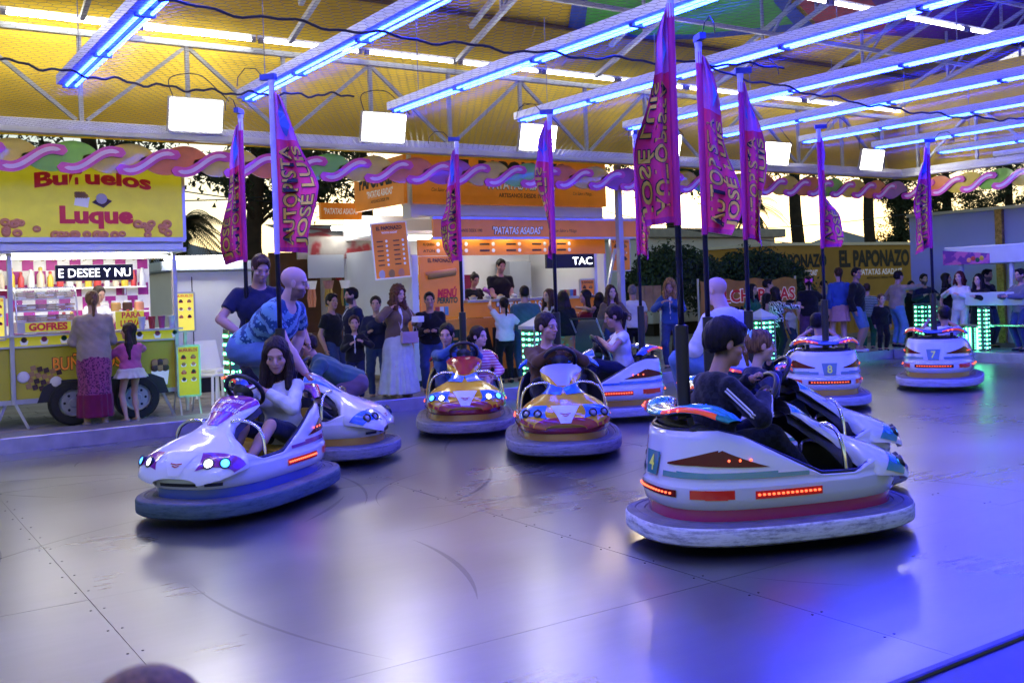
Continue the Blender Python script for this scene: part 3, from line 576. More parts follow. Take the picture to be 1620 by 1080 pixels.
car('G', 'white bumper car number 4 with teal wing and worn white bumper', W_, PINKS, TEAL, (WTEAL, None), RB_W, WTEAL, number='4')
car('H', 'white bumper car with teal wing driven by the girl with the hair bow', W_, PINKS, TEAL, (WTEAL, None), RB_G, WTEAL)
car('I', 'white bumper car number 8 with blue wing seen from behind', W_, GOLD, PGREY, (BLU, None), RB_P, WBLU, number='8')
car('J', 'white bumper car number 7 with blue wing near the green lit posts', W_, GOLD, PGREY, (BLU, None), RB_P, WBLU, number='7')
for k, nm, turn, tw, kw in (('A', 'car with the purple shield', -30, .45, dict(wid=.33, pocket=True)), ('B', 'car with the sky blue nose', 165, .9, dict(both=True, wid=.20)), ('C', 'yellow car with the red shield', 128, .9, dict(both=True, wid=.20)), ('D', 'yellow car with the lilac shield', 110, 1.0, dict(wid=.22)), ('E', 'car of the girl in white', -50, .9, dict(wid=.26)), ('F', 'car under the bald man', -40, 1.0, dict(wid=.24)), ('G', 'car with the worn white bumper', 150, .6, dict(wid=.22)), ('H', 'car of the girl with the bow', -50, 1.0, dict(wid=.26)), ('I', 'number 8 car', -10, 1.1, dict(wid=.21)), ('J', 'car by the green lit posts', 150, .7, dict(wid=.21))):
    flag('pink lettered flag hanging on the pole of the '+nm, *CARS[k], turn, tw, seed=ord(k), **kw)
# ================================================================ PEOPLE (blended distance fields, polygonised)
def nv(v): v = np.asarray(v, float); return v/(np.linalg.norm(v)+1e-9)
class Field:
    """list of primitives; each (bbox lo, hi, function, op, k)"""
    def __init__(s): s.p = []
    def cone(s, a, b, r1, r2, k=.03, flat=None, fac=1., cut=None, op='u', wr=None):
        a, b = np.asarray(a, float), np.asarray(b, float); ab = b-a; L2 = ab @ ab+1e-12; ax = None if flat is None else nv(flat); d = ab/math.sqrt(L2); R_ = max(r1, r2)*max(1, fac)
        def fn(X, Y, Z):
            qx, qy, qz = X-a[0], Y-a[1], Z-a[2]; t = np.clip((qx*ab[0]+qy*ab[1]+qz*ab[2])/L2, 0, 1); ux, uy, uz = qx-t*ab[0], qy-t*ab[1], qz-t*ab[2]
            if ax is not None:
                w = (ux*ax[0]+uy*ax[1]+uz*ax[2])*(1/fac-1); ux, uy, uz = ux+w*ax[0], uy+w*ax[1], uz+w*ax[2]
            o = np.sqrt(ux*ux+uy*uy+uz*uz)-(r1+(r2-r1)*t)
            if wr: o = o+wr*np.sin(X*41+Z*23+Y*9)*np.sin(Z*37-Y*29+X*11)
            if cut is not None: o = np.maximum(o, (qx*d[0]+qy*d[1]+qz*d[2])-math.sqrt(L2)-cut)
            return o
        lo = np.minimum(a, b)-R_; hi = np.maximum(a, b)+R_; s.p.append((lo, hi, fn, op, k)); return s
    def ell(s, c, r, k=.02, rot=None, op='u'):
        c, r = np.asarray(c, float), np.asarray(r, float); Q = np.eye(3) if rot is None else np.asarray(rot, float)
        def fn(X, Y, Z):
            q = (X-c[0], Y-c[1], Z-c[2]); l_ = [q[0]*Q[0, i]+q[1]*Q[1, i]+q[2]*Q[2, i] for i in range(3)]
            k0 = np.sqrt(sum((l_[i]/r[i])**2 for i in range(3)))+1e-6; k1 = np.sqrt(sum((l_[i]/r[i]**2)**2 for i in range(3)))+1e-6; return k0*(k0-1)/k1
        e = r.max(); s.p.append((c-e, c+e, fn, op, k)); return s
    def half(s, o, n, k=.004, lo=None, hi=None):   # cut away the side n points to
        o, n = np.asarray(o, float), nv(n)
        s.p.append((None, None, lambda X, Y, Z: -((X-o[0])*n[0]+(Y-o[1])*n[1]+(Z-o[2])*n[2]), 's', k)); return s
    def bounds(s):
        L = [p[0] for p in s.p if p[3] == 'u']; Hh = [p[1] for p in s.p if p[3] == 'u']; return np.min(L, 0), np.max(Hh, 0)
    def mesh(s, h, lo=None, hi=None):
        L, U = s.bounds(); lo = L if lo is None else np.maximum(lo, L-2*h); hi = U if hi is None else np.minimum(hi, U+2*h)
        ax = [np.arange(lo[i]-1.5*h, hi[i]+2.5*h, h) for i in range(3)]; f = np.full([len(a) for a in ax], .5, np.float32)
        for plo, phi, fn, op, k in s.p:
            sl = []
            for i in range(3):
                if plo is None: sl.append(slice(None)); continue
                i0 = int(np.searchsorted(ax[i], plo[i]-k-2*h)); i1 = int(np.searchsorted(ax[i], phi[i]+k+2*h)); sl.append(slice(i0, i1))
            if any(plo is not None and q.stop <= q.start for q in sl): continue
            X, Y, Z = ax[0][sl[0]][:, None, None], ax[1][sl[1]][None, :, None], ax[2][sl[2]][None, None, :]; d = fn(X, Y, Z).astype(np.float32); a = f[tuple(sl)]
            if op == 'u': hh = np.maximum(k-np.abs(a-d), 0); f[tuple(sl)] = np.minimum(a, d)-hh*hh/(4*k)
            else: d = -d; hh = np.maximum(k-np.abs(a-d), 0); f[tuple(sl)] = np.maximum(a, d)+hh*hh/(4*k)
        return nets(f, ax)
def nets(f, ax):
    S = f < 0; n = f.shape; c = np.zeros((n[0]-1, n[1]-1, n[2]-1), np.int8); off = [(i, j, k) for i in (0, 1) for j in (0, 1) for k in (0, 1)]
    for i, j, k in off: c += S[i:n[0]-1+i, j:n[1]-1+j, k:n[2]-1+k]
    I = np.argwhere((c > 0) & (c < 8))
    if not len(I): return np.zeros((0, 3)), np.zeros((0, 4), int)
    fv = {o: f[I[:, 0]+o[0], I[:, 1]+o[1], I[:, 2]+o[2]] for o in off}; P = np.zeros((len(I), 3)); cnt = np.zeros(len(I))
    for a in off:
        for d in range(3):
            if a[d] == 0:
                b = tuple(a[q]+(q == d) for q in range(3)); m_ = (fv[a] < 0) != (fv[b] < 0); t = np.where(m_, fv[a]/(fv[a]-fv[b]+1e-12), 0)
                for q in range(3): P[:, q] += np.where(m_, a[q]+(t if q == d else 0), 0)
                cnt += m_
    P /= cnt[:, None]; st = [ax[q][1]-ax[q][0] for q in range(3)]; V = np.stack([ax[q][I[:, q]]+P[:, q]*st[q] for q in range(3)], 1)
    idm = np.full(c.shape, -1, np.int32); idm[I[:, 0], I[:, 1], I[:, 2]] = np.arange(len(I)); Q = []
    for d in range(3):
        u, v = (d+1) % 3, (d+2) % 3; sa = [slice(1, n[q]-1) for q in range(3)]; sa[d] = slice(0, n[d]-1); sb = list(sa); sb[d] = slice(1, n[d]); A = S[tuple(sa)]; B = S[tuple(sb)]
        for flip, m_ in ((False, A & ~B), (True, ~A & B)):
            J = np.argwhere(m_)
            if not len(J): continue
            J = J.copy(); J[:, u] += 1; J[:, v] += 1; q4 = []
            for du, dv in ((0, 0), (-1, 0), (-1, -1), (0, -1)): K = J.copy(); K[:, u] += du; K[:, v] += dv; q4.append(idm[K[:, 0], K[:, 1], K[:, 2]])
            q4 = np.stack(q4, 1); q4 = q4[(q4 >= 0).all(1)]; Q.append(q4[:, ::-1] if flip else q4)
    return V, np.concatenate(Q)
def mesh_obj(name, parts, mt, parent=None, loc=None, rz=None, colfn=None):
    V = np.concatenate([p[0] for p in parts]); o = 0; Fs = []
    for v, q in parts: Fs.append(q+o); o += len(v)
    Fq = np.concatenate(Fs); me = bpy.data.meshes.new(name); me.vertices.add(len(V)); me.vertices.foreach_set('co', V.astype(np.float32).ravel()); me.loops.add(len(Fq)*4); me.loops.foreach_set('vertex_index', Fq.astype(np.int32).ravel())
    me.polygons.add(len(Fq)); me.polygons.foreach_set('loop_start', np.arange(0, len(Fq)*4, 4, dtype=np.int32)); me.polygons.foreach_set('loop_total', np.full(len(Fq), 4, np.int32)); me.polygons.foreach_set('use_smooth', np.ones(len(Fq), bool)); me.update(calc_edges=True); me.validate()
    if colfn is not None:
        ca = me.color_attributes.new('Col', 'FLOAT_COLOR', 'POINT'); C4 = np.ones((len(V), 4), np.float32); C4[:, :3] = colfn(V); ca.data.foreach_set('color', C4.ravel())
    me.materials.append(mt); ob = bpy.data.objects.new(name, me); COL.objects.link(ob)
    if parent is not None: ob.parent = parent
    if loc is not None: ob.location = loc
    if rz is not None: ob.rotation_euler = (0, 0, rz)
    return ob
def skin_mat():
    mt = M('skin', (.5, .3, .2), .48); n = mt.node_tree.nodes; a = n.new('ShaderNodeVertexColor'); a.layer_name = 'Col'; b = n['Principled BSDF']; mt.node_tree.links.new(a.outputs[0], b.inputs['Base Color']); b.inputs['Subsurface Weight'].default_value = .08; b.inputs['Subsurface Radius'].default_value = (.02, .008, .004); return mt
SKIN = skin_mat()
TONES = {'l': (.66, .40, .30), 'm': (.56, .32, .22), 't': (.47, .25, .16), 'd': (.30, .15, .09)}
HAIRC = {'black': (.008, .006, .006), 'dark': (.02, .011, .008), 'brown': (.055, .026, .013), 'light': (.16, .085, .035), 'blond': (.28, .16, .06), 'red': (.07, .012, .008), 'grey': (.16, .15, .145), 'auburn': (.10, .04, .015)}
def hair_mat(c):
    nm = 'hair_'+c
    if nm in MATS: return MATS[nm]
    mt = M(nm, HAIRC[c], .55, spec=.22); n = mt.node_tree.nodes; l = mt.node_tree.links; b = n['Principled BSDF']; tc = n.new('ShaderNodeTexCoord'); k = n.new('ShaderNodeMapping'); k.inputs['Scale'].default_value = (70, 70, 6); l.new(tc.outputs['Object'], k.inputs['Vector'])
    t = n.new('ShaderNodeTexNoise'); t.inputs['Scale'].default_value = 1.; t.inputs['Detail'].default_value = 5; t.inputs['Distortion'].default_value = .6; l.new(k.outputs[0], t.inputs['Vector']); rp = n.new('ShaderNodeValToRGB'); e = rp.color_ramp.elements; h_ = HAIRC[c]; e[0].position = .35; e[0].color = (h_[0]*.45, h_[1]*.45, h_[2]*.45, 1); e[1].position = .7; e[1].color = (h_[0]*1.7, h_[1]*1.6, h_[2]*1.5, 1); l.new(t.outputs['Fac'], rp.inputs[0]); l.new(rp.outputs[0], b.inputs['Base Color'])
    bp = n.new('ShaderNodeBump'); bp.inputs['Strength'].default_value = .5; bp.inputs['Distance'].default_value = .004; l.new(t.outputs['Fac'], bp.inputs['Height']); l.new(bp.outputs[0], b.inputs['Normal']); return mt
def rotm(yaw=0., pitch=0., roll=0.):   # yaw about z, pitch: nod forward, roll: lean to own right
    cy_, sy = math.cos(yaw), math.sin(yaw); cp, sp_ = math.cos(pitch), math.sin(pitch); cr_, sr = math.cos(roll), math.sin(roll)
    Rz = np.array([[cy_, -sy, 0], [sy, cy_, 0], [0, 0, 1]]); Rx = np.array([[1, 0, 0], [0, cp, sp_], [0, -sp_, cp]]); Ry = np.array([[cr_, 0, sr], [0, 1, 0], [-sr, 0, cr_]]); return Rz @ Rx @ Ry
def ik(a, t, l1, l2, hint):
    a, t = np.asarray(a, float), np.asarray(t, float); d = t-a; L = np.linalg.norm(d); L2 = min(max(L, abs(l1-l2)+.01), (l1+l2)*.995); d = d/(L+1e-9); t = a+d*L2; x = (l1*l1-l2*l2+L2*L2)/(2*L2); hgt = math.sqrt(max(0, l1*l1-x*x)); hn = np.asarray(hint, float); hn = hn-d*(hn @ d); hn = nv(hn); return a+d*x+hn*hgt, t
def person(label, loc, face, h=1.68, sex='f', tone='m', hair=('dark', 'short'), top=('tee', 'grey_c'), bottom=('trousers', 'jeans'), shoes='shoe_dark', pel=None, lean=0., side=0., twist=0., head=(0, 0, 0), hands=((None), (None)), hints=None, feet=None, knees=None, res='far', hs=1., build=1., curl=.5, beard=None, palms=None, extra=None, cat='person', smile=False):
    """loc: ground point (x, y, z); face: heading in degrees (local +y turned about z). Angles in degrees, positions in metres, local."""
    u = h; adult = h > 1.45; hk = (.230 if sex == 'm' else .222)*hs if adult else (.208*hs); s = build
    P = np.array(pel if pel is not None else (0, 0, .525*u), float)
    Rt = rotm(0, R(lean), R(side)); Rs = rotm(R(twist), R(lean), R(side)); T = lambda v: Rt @ np.asarray(v, float); TS = lambda v: Rs @ np.asarray(v, float)
    tl = .285*u; shw = (.112 if sex == 'm' else .096)*u*(.93 if not adult else 1)
    chest = P+T((0, .005*u, .18*u)); nb = P+Rs @ np.array((0, -.005*u, tl)); sh = [nb+TS((q*shw, -.004*u, -.034*u)) for q in (-1, 1)]
    Rh = Rs @ rotm(0, R(-lean)*.6) @ rotm(R(head[0]), R(head[1]), R(head[2])); hc = nb+TS((0, .006*u, .0))+Rh @ np.array((0, .012, .045*u+hk*.52))
    ua, fa = .168*u, .150*u; th_, sk = .245*u, .245*u; hip = [P+T((q*.055*u, 0, -.012*u)) for q in (-1, 1)]
    AN = []; 
    ft = feet or ((-.06*u, .02, 0), (.06*u, .02, 0)); kn = knees or ((-.15, 1, 0), (.15, 1, 0)); ht = hints or ((-.6, -1, -.2), (.6, -1, -.2)); legs = []
    for i in (0, 1): a = np.array(ft[i], float)+np.array((0, -.02, .045*u)); k_, a = ik(hip[i], a, th_, sk, kn[i]); legs.append((hip[i], k_, a))
    arms = []
    for i, q in enumerate((-1, 1)):
        tgt = hands[i] if hands[i] is not None else sh[i]+np.array((q*.05, .03, -.30*u)); e, w = ik(sh[i], tgt, ua, fa, ht[i]); arms.append((sh[i], e, w))
    m_ = {'m': 1.08, 'f': .94}[sex]*s*(1. if adult else .95)
    # ---- body
    B = Field(); R3 = lambda v: v*u*m_
    def torso(F_, g=0., k=.05, wr=None):
        F_.cone(P+T((0, -.005*u, .0)), P+T((0, 0, .04*u)), R3(.068)+g, R3(.066)+g, k, flat=T((1, 0, 0)), fac=1.38 if sex == 'f' else 1.28, wr=wr)
        F_.cone(P+T((0, 0, .05*u)), chest, R3(.060)+g, R3(.070)+g, k, flat=TS((1, 0, 0)), fac=1.30, wr=wr)
        F_.cone(chest, nb+TS((0, -.008*u, -.045*u)), R3(.070)+g, R3(.052)+g, k, flat=TS((1, 0, 0)), fac=1.5 if sex == 'm' else 1.38, wr=wr)
        for q in (0, 1): F_.cone(nb+TS((0, -.004*u, -.026*u)), sh[q]+TS((0, 0, -.006*u)), R3(.028)+g*.7, R3(.028)+g*.7, k*.7)
        if sex == 'f' and adult:
            for q in (-1, 1): F_.ell(chest+TS((q*.040*u, .052*u, .0)), np.array((.034, .034, .036))*u+g, .03)
    torso(B)
    B.cone(nb+TS((0, -.01*u, -.02*u)), hc+Rh @ np.array((0, -.012, -hk*.30)), .034*u*(1.1 if sex == 'm' else .92)*(1 if adult else .9), .031*u*(1.1 if sex == 'm' else .92), .03)
    for q in (0, 1):
        a, k_, n_ = legs[q]; B.cone(a, k_, R3(.052), R3(.034), .04).cone(k_, k_+(n_-k_)*.4, R3(.034), R3(.034), .02).cone(k_+(n_-k_)*.35, n_, R3(.034), R3(.021), .02)
        a, e, w = arms[q]; B.cone(a, e, R3(.027), R3(.022), .025).cone(e, e+(w-e)*.3, R3(.023), R3(.0235), .012).cone(e+(w-e)*.3, w, R3(.0235), R3(.015), .015)
    def fdir(i): d = legs[i][2]-legs[i][1]; fy = nv(np.array((kn[i][0]*.25, 1, 0))); return fy if abs(nv(d)[2]) > .35 else nv(np.array((0, .5, .8)))
    for i in (0, 1): a = legs[i][2]; B.cone(a+np.array((0, 0, -.012*u)), a+fdir(i)*.085*u+np.array((0, 0, -.028*u)), .024*u, .017*u, .02)
    # head
    k0 = hk/.22; hp = lambda x, y, z: hc+Rh @ (np.array((x, y, z))*k0)
    B.ell(hp(0, -.014, .028), np.array((.073, .092, .080))*k0, .02, Rh).ell(hp(0, .022, -.045), np.array((.054, .060, .062))*k0, .035, Rh).ell(hp(0, .058, -.088), np.array((.022, .018, .018))*k0, .03, Rh)
    B.ell(hp(0, .068, .022), np.array((.045, .016, .013))*k0, .02, Rh)
    B.cone(hp(0, .080, .012), hp(0, .098, -.026), .0075*k0, .0125*k0, .012); 
    for q in (-1, 1):
        B.ell(hp(q*.011, .090, -.030), np.array((.008, .008, .006))*k0, .006, Rh); B.ell(hp(q*.032, .086, .006), np.array((.016, .012, .010))*k0, .010, Rh, op='s'); B.ell(hp(q*.032, .0705, .005), np.array((.0135,)*3)*k0, .004, Rh)
        B.ell(hp(q*.040, .050, -.028), np.array((.020, .022, .018))*k0, .02, Rh); B.ell(hp(q*.073, -.006, -.004), np.array((.007, .017, .029))*k0, .006, Rh)
    B.ell(hp(0, .080, -.0545), np.array((.021, .009, .005))*k0, .005, Rh).ell(hp(0, .078, -.065), np.array((.018, .010, .006))*k0, .005, Rh)
    # hands
    hb = []
    def hand(i):
        q = -1 if i == 0 else 1; e, w = arms[i][1], arms[i][2]; d = nv(w-e); pn = np.array(palms[i] if palms and palms[i] is not None else (-q, .15, 0.), float); pn = nv(pn-d*(pn @ d)); sd_ = np.cross(d, pn)*q  # sd_: towards the thumb side
        z = .60*h**.5*.78 if adult else .60*h**.5*.80; L = .105*z*1.45; B.cone(w-d*.01, w+d*L*.55, .017*z, .021*z, .012, flat=sd_, fac=1.55)
        cs = math.cos; sn = math.sin; c1 = curl
        for j, (o_, ln_, r_) in enumerate(((.027, .070, .0075), (.009, .078, .0080), (-.009, .072, .0076), (-.026, .057, .0068))):
            p = w+d*(L*.55)+sd_*o_*z*1.05; a = .12*c1*2; seg = (.45, .32, .25); a = .25*c1
            for g_ in seg:
                nx = p+(d*cs(a)+pn*sn(a))*ln_*z*g_*1.25+sd_*o_*.06*z; B.cone(p, nx, r_*z*1.08, r_*z*.95, .0035); p = nx; a += 1.15*c1
        p = w+d*L*.12+sd_*.020*z; t1 = p+(d*.75+sd_*.62+pn*.25)*.042*z; t2 = t1+(d*.85+sd_*.15+pn*.45*(.4+c1))*.034*z; t3 = t2+(d*.9+pn*.35*(.4+c1))*.026*z
        B.cone(p, t1, .0125*z, .0095*z, .008).cone(t1, t2, .0095*z, .0085*z, .004).cone(t2, t3, .0085*z, .007*z, .004); return w
    hw = [hand(0), hand(1)]
    hh = {'near': .0046, 'mid': .0062, 'far': .008}[res]; bh = {'near': .014, 'mid': .017, 'far': .020}[res]
    hx = hk*.62; parts = [B.mesh(bh), B.mesh(hh, hc-np.array((hx, hx, hx)), hc+np.array((hx, hx, hx)))]
    lo_h = [(w-.14, w+.14) for w in hw]
    # body grid keeps out of the head and hand boxes (they are meshed finer from the same field)
    V, Q = parts[0]; keep = np.ones(len(V), bool); ins = (np.abs(V-hc) < hx-bh*.6).all(1); keep &= ~ins
    for w in hw: keep &= ~((np.abs(V-w) < .115-bh*.6).all(1))
    parts[0] = (V, Q[keep[Q].any(1)])
    for w in hw: parts.append(B.mesh({'near': .0045, 'mid': .0055, 'far': .0065}[res], w-.115, w+.115))
    tc_ = np.array(TONES[tone]); hcol = np.array(HAIRC[hair[0]])
    def colr(V):
        Cc = np.tile(tc_, (len(V), 1)).astype(np.float32); L_ = (V-hc) @ Rh/k0; x, y, z = L_[:, 0], L_[:, 1], L_[:, 2]; fr = y > .045
        def mixc(w_, c): w_ = np.clip(w_, 0, 1)[:, None]; Cc[:] = Cc*(1-w_)+np.array(c)*w_
        ck = np.exp(-(((np.abs(x)-.038)/.016)**2+((z+.025)/.016)**2))*fr; mixc(ck*.25, tc_*np.array((1.15, .8, .75)))
        lip = np.exp(-((x/.021)**4+((z+.0595)/.0085)**4))*fr; mixc(lip*.8, np.array((.36, .10, .09)) if sex == 'f' else tc_*np.array((.85, .6, .55)))
        if smile: mixc(np.exp(-((x/.016)**4+((z+.059)/.0035)**4))*fr, (.8, .78, .75))
        else: mixc(np.exp(-((x/.02)**4+((z+.0597)/.0022)**2))*fr*.6, (.10, .03, .03))
        br = np.exp(-(((np.abs(x)-.034)/.019)**4+((z-.0215+.10*(np.abs(x)-.034)**1)/.0042)**2))*fr; mixc(br*.85, hcol*.8+.004)
        ey = np.exp(-(((np.abs(x)-.032)/.0145)**4+((z-.005)/.0058)**4))*fr; mixc(ey*.9, (.42, .40, .38)); mixc(np.exp(-((np.abs(x)-.032)**2+(z-.005)**2)/.0076**2*.9)*fr*.97, (.012, .008, .006)); mixc(np.exp(-(((np.abs(x)-.032)/.016)**4+((z-.0118)/.0026)**2))*fr*.85, (.02, .012, .01))
        if hair[1] in ('short', 'crop', 'thick', 'buzz', 'tied', 'bun', 'ponytail', 'highpony'):
            sw_ = np.clip((z+.080)/.025, 0, 1)*np.clip((.012-y)/.02, 0, 1)*(np.abs(x) > -.1); sw_ = np.maximum(sw_, np.clip((z-.058-.5*np.maximum(y, 0)*0)/.012, 0, 1)*np.clip((.075-y)/.02, 0, 1)); sw_ *= 1-np.exp(-(((np.abs(x)-.075)/.02)**4+((y+.004)/.022)**4+((z+.004)/.034)**4)); mixc(sw_*.9, hcol*1.2+.004)
        if beard:
            bw = np.clip((-.020-z)/.02, 0, 1)*(y > -.01)*(z > -.13)*(1-np.exp(-((x/.026)**4+((z+.035)/.012)**4)))*(1-lip); mixc(bw*beard, hcol*1.1+.01)
        return Cc
    ob = mesh_obj('person', parts, SKIN, None, loc, R(face), colr); tag(ob, label, cat); 
    # ---- clothes
    ch_ = {'near': .012, 'mid': .014, 'far': .017}[res]
    def fab(c): return MATS[c]
    def part(nm, F_, mat_, hgrid=None): 
        pr = F_.mesh(hgrid or ch_)
        return mesh_obj(nm, [pr], fab(mat_) if isinstance(mat_, str) else mat_, ob) if len(pr[0]) else None
    wr = .0045
    if bottom:
        kind, mt = bottom[0], bottom[1]; Fb = Field(); g = .011; wst = P+T((0, 0, .055*u))
        if kind in ('trousers', 'shorts', 'wide'):
            Fb.cone(P+T((0, -.005*u, -.005*u)), P+T((0, 0, .05*u)), R3(.068)+g, R3(.060)+g, .04, flat=T((1, 0, 0)), fac=1.36 if sex == 'f' else 1.27); Fb.half(wst, T((0, 0, 1))); end = {'trousers': .97, 'shorts': .0, 'wide': .97}[kind]; wd = {'wide': 1.7}.get(kind, 1.18)
            for a, k_, n_ in legs:
                Fb.cone(a, k_, R3(.055)+g, R3(.038)+g+(.008 if kind == 'wide' else 0), .04, wr=wr, cut=.0 if kind == 'shorts' else None)
                if kind != 'shorts': Fb.cone(k_, k_+(n_-k_)*end, R3(.037)+g, R3(.024)*wd+g, .02, wr=wr, cut=0.)
            part(kind if kind != 'wide' else 'trousers', Fb, mt)
        else:   # skirt or dress skirt: bottom[2] = hem height, bottom[3] = hem radius
            hem, rad = bottom[2], bottom[3]; top_ = P+T((0, 0, .05*u)); bz = np.array((P[0]*.5+sum(l[2][0] for l in legs)*.25, P[1]*.5+sum(l[2][1] for l in legs)*.25, hem)); r0 = R3(.066)+g; nf = bottom[4] if len(bottom) > 4 else 9
            def fn(X, Y, Z):
                t = np.clip((top_[2]-Z)/(top_[2]-hem), 0, 1); cx_ = top_[0]+(bz[0]-top_[0])*t; cy_ = top_[1]+(bz[1]-top_[1])*t; hipb = np.sin(np.pi*np.clip(t*2.2, 0, 1))*.025*u*.5; rr = r0+(rad-r0)*t**.8+hipb; aa = np.arctan2(Y-cy_, X-cx_)
                return (np.sqrt(((X-cx_)/(1.28-.18*t))**2+(Y-cy_)**2)-rr*(1+.07*t*np.sin(nf*aa+2*np.sin(3*aa+h*9))))*.9+np.maximum(Z-top_[2]-.02, 0)*5
            e = max(rad, r0)*1.5; Fb.p.append((np.array((min(top_[0], bz[0])-e, min(top_[1], bz[1])-e, hem-.03)), np.array((max(top_[0], bz[0])+e, max(top_[1], bz[1])+e, top_[2]+.02)), fn, 'u', .01)); Fb.half((0, 0, hem), (0, 0, -1)); part('skirt', Fb, mt)
            if len(bottom) > 5:
                Fb.p = [p for p in Fb.p]; F2 = Field(); F2.p.append(Fb.p[0][:2]+(lambda X, Y, Z: fn(X, Y, Z)-.008,)+Fb.p[0][3:]); F2.half((0, 0, hem), (0, 0, -1)); F2.half((0, 0, bottom[6]), (0, 0, 1)); part('skirt_band', F2, bottom[5])
    if top:
        kind, mt = top[0], top[1]; Ft = Field(); g = {'tee': .014, 'long': .014, 'sweater': .020, 'jacket': .022, 'vest': .014, 'dress': .008, 'blouse': .016}[kind]; torso(Ft, g, .05, wr=wr)
        sl = {'tee': .62, 'blouse': .35, 'vest': 0, 'dress': 0}.get(kind, 2.)
        for a, e, w in arms:
            if sl >= 2: Ft.cone(a, e, R3(.027)+g, R3(.024)+g, .025, wr=wr).cone(e, w-nv(w-e)*.005, R3(.026)+g, R3(.019)+g*.8, .02, cut=0., wr=wr)
            elif sl: Ft.cone(a, a+(e-a)*sl, R3(.028)+g, R3(.029)+g*1.2, .025, cut=0., wr=wr)
        hemz = {'dress': .02, 'jacket': -.045, 'sweater': -.05}.get(kind, -.03)*u; hemz = top[2] if len(top) > 2 else hemz
        
        if kind != 'dress': rr_ = (R3(.068)+.011)+.010+(.012 if kind in ('jacket', 'sweater') else 0); Ft.cone(P+T((0, -.004*u, .05*u)), P+T((0, -.004*u, hemz-.03*u)), R3(.062)+g, rr_, .04, flat=T((1, 0, 0)), fac=1.37 if sex == 'f' else 1.30, wr=wr)
        Ft.half(P+T((0, 0, hemz)), T((0, 0, -1))); nr = .048 if kind not in ('dress', 'vest', 'blouse') else .062
        Ft.ell(nb+TS((0, .018*u, .035*u)), np.array((nr, nr*1.05, .05))*u*(1 if adult else 1.05), .01, Rs, op='s')
        if kind == 'dress': Ft.half(nb+TS((0, .0, -.055*u)), TS((0, -.1, 1)))
        tp = part({'tee': 't_shirt', 'long': 'shirt', 'dress': 'bodice'}.get(kind, kind), Ft, mt)
        if kind == 'jacket' and len(top) > 3:      # shirt showing in the open front
            F3 = Field(); torso(F3, g+.004, .05); F3.half(P+T((0, .03*u, 0)), T((0, -1, 0))); F3.half(P+T((.032*u, 0, 0)), T((1, .25, 0))); F3.half(P+T((-.032*u, 0, 0)), T((-1, .25, 0))); F3.half(P+T((0, 0, -.02*u)), T((0, 0, -1))); F3.ell(nb+TS((0, .018*u, .035*u)), np.array((.05, .052, .05))*u, .01, Rs, op='s'); part('shirt_front', F3, top[3])
    if shoes:
        for i in (0, 1):
            Fs_ = Field(); a = legs[i][2]; d = fdir(i); Fs_.cone(a+np.array((0, 0, -.022*u))-d*.012*u, a+d*.088*u+np.array((0, 0, -.03*u)), .027*u, .022*u, .01, flat=(0, 0, 1), fac=.85)
            if abs(d[2]) < .1: Fs_.half((0, 0, a[2]-.046*u), (0, 0, -1))
            part('shoe', Fs_, shoes, .011)
    # ---- hair
    hcname, style = hair; hm = hair_mat(hcname)
    if style != 'bald':
        Fh = Field(); vol = {'buzz': .004, 'short': .012, 'crop': .010, 'curly': .030, 'afro': .024, 'thick': .024}.get(style, .011)
        Fh.ell(hp(0, -.018, .032), np.array((.073+vol*(.6 if style in ('short', 'crop', 'thick', 'buzz') else 1.), .092+vol*.9, .080+vol*1.25))*k0, .01, Rh)
        fz = {'short': .055, 'crop': .058, 'buzz': .062}.get(style, .058)
        if style in ('short', 'crop', 'buzz', 'afro', 'thick'):
            Fh.ell(hp(0, -.045, -.012), np.array((.066+vol*.3, .060+vol*.8, .050))*k0, .02, Rh); Fh.half(hp(0, -.05, -.050), Rh @ np.array((0, .55, -1)), .012)
            if style in ('short', 'thick'): Fh.ell(hp(0, .055, .090), np.array((.055, .035, .022))*k0, .02, Rh)
        elif style in ('long', 'wavy', 'curly', 'bob', 'longback'):
            ln_ = {'long': .34, 'wavy': .33, 'curly': .27, 'bob': .15, 'longback': .40}[style]*(1 if adult else .85); thk = {'curly': 1.45, 'wavy': 1.15}.get(style, 1.); dn = np.array((0, 0, -1.)); bk = TS((0, -1, 0))
            for q in (-1, 0, 1):
                p0 = hp(q*.052, -.045+.02*abs(q), -.01); p1 = p0+dn*ln_*.45+bk*.012+Rh @ np.array((q*.018, 0, 0)); p2 = p1+dn*ln_*.55+bk*(.015 if lean < 20 else -.02)
                Fh.cone(p0, p1, .040*k0*thk, .043*k0*thk, .03, flat=TS((1, 0, 0)), fac=1.25).cone(p1, p2, .043*k0*thk, .024*k0*thk, .02, flat=TS((1, 0, 0)), fac=1.3)
            if style not in ('longback',):
                for q in (-1, 1): p0 = hp(q*.070, .022, .03); p1 = hp(q*.078, .020, -.06); p2 = p1+dn*ln_*.55+TS((q*.012, .045, 0)); Fh.cone(p0, p1, .020*k0*thk, .026*k0*thk, .025).cone(p1, p2, .030*k0*thk, .020*k0*thk, .025)
        elif style in ('ponytail', 'bun', 'tied', 'highpony'):
            Fh.ell(hp(0, -.05, -.015), np.array((.066, .060, .055))*k0, .02, Rh); Fh.half(hp(0, -.06, -.06), Rh @ np.array((0, .3, -1)))
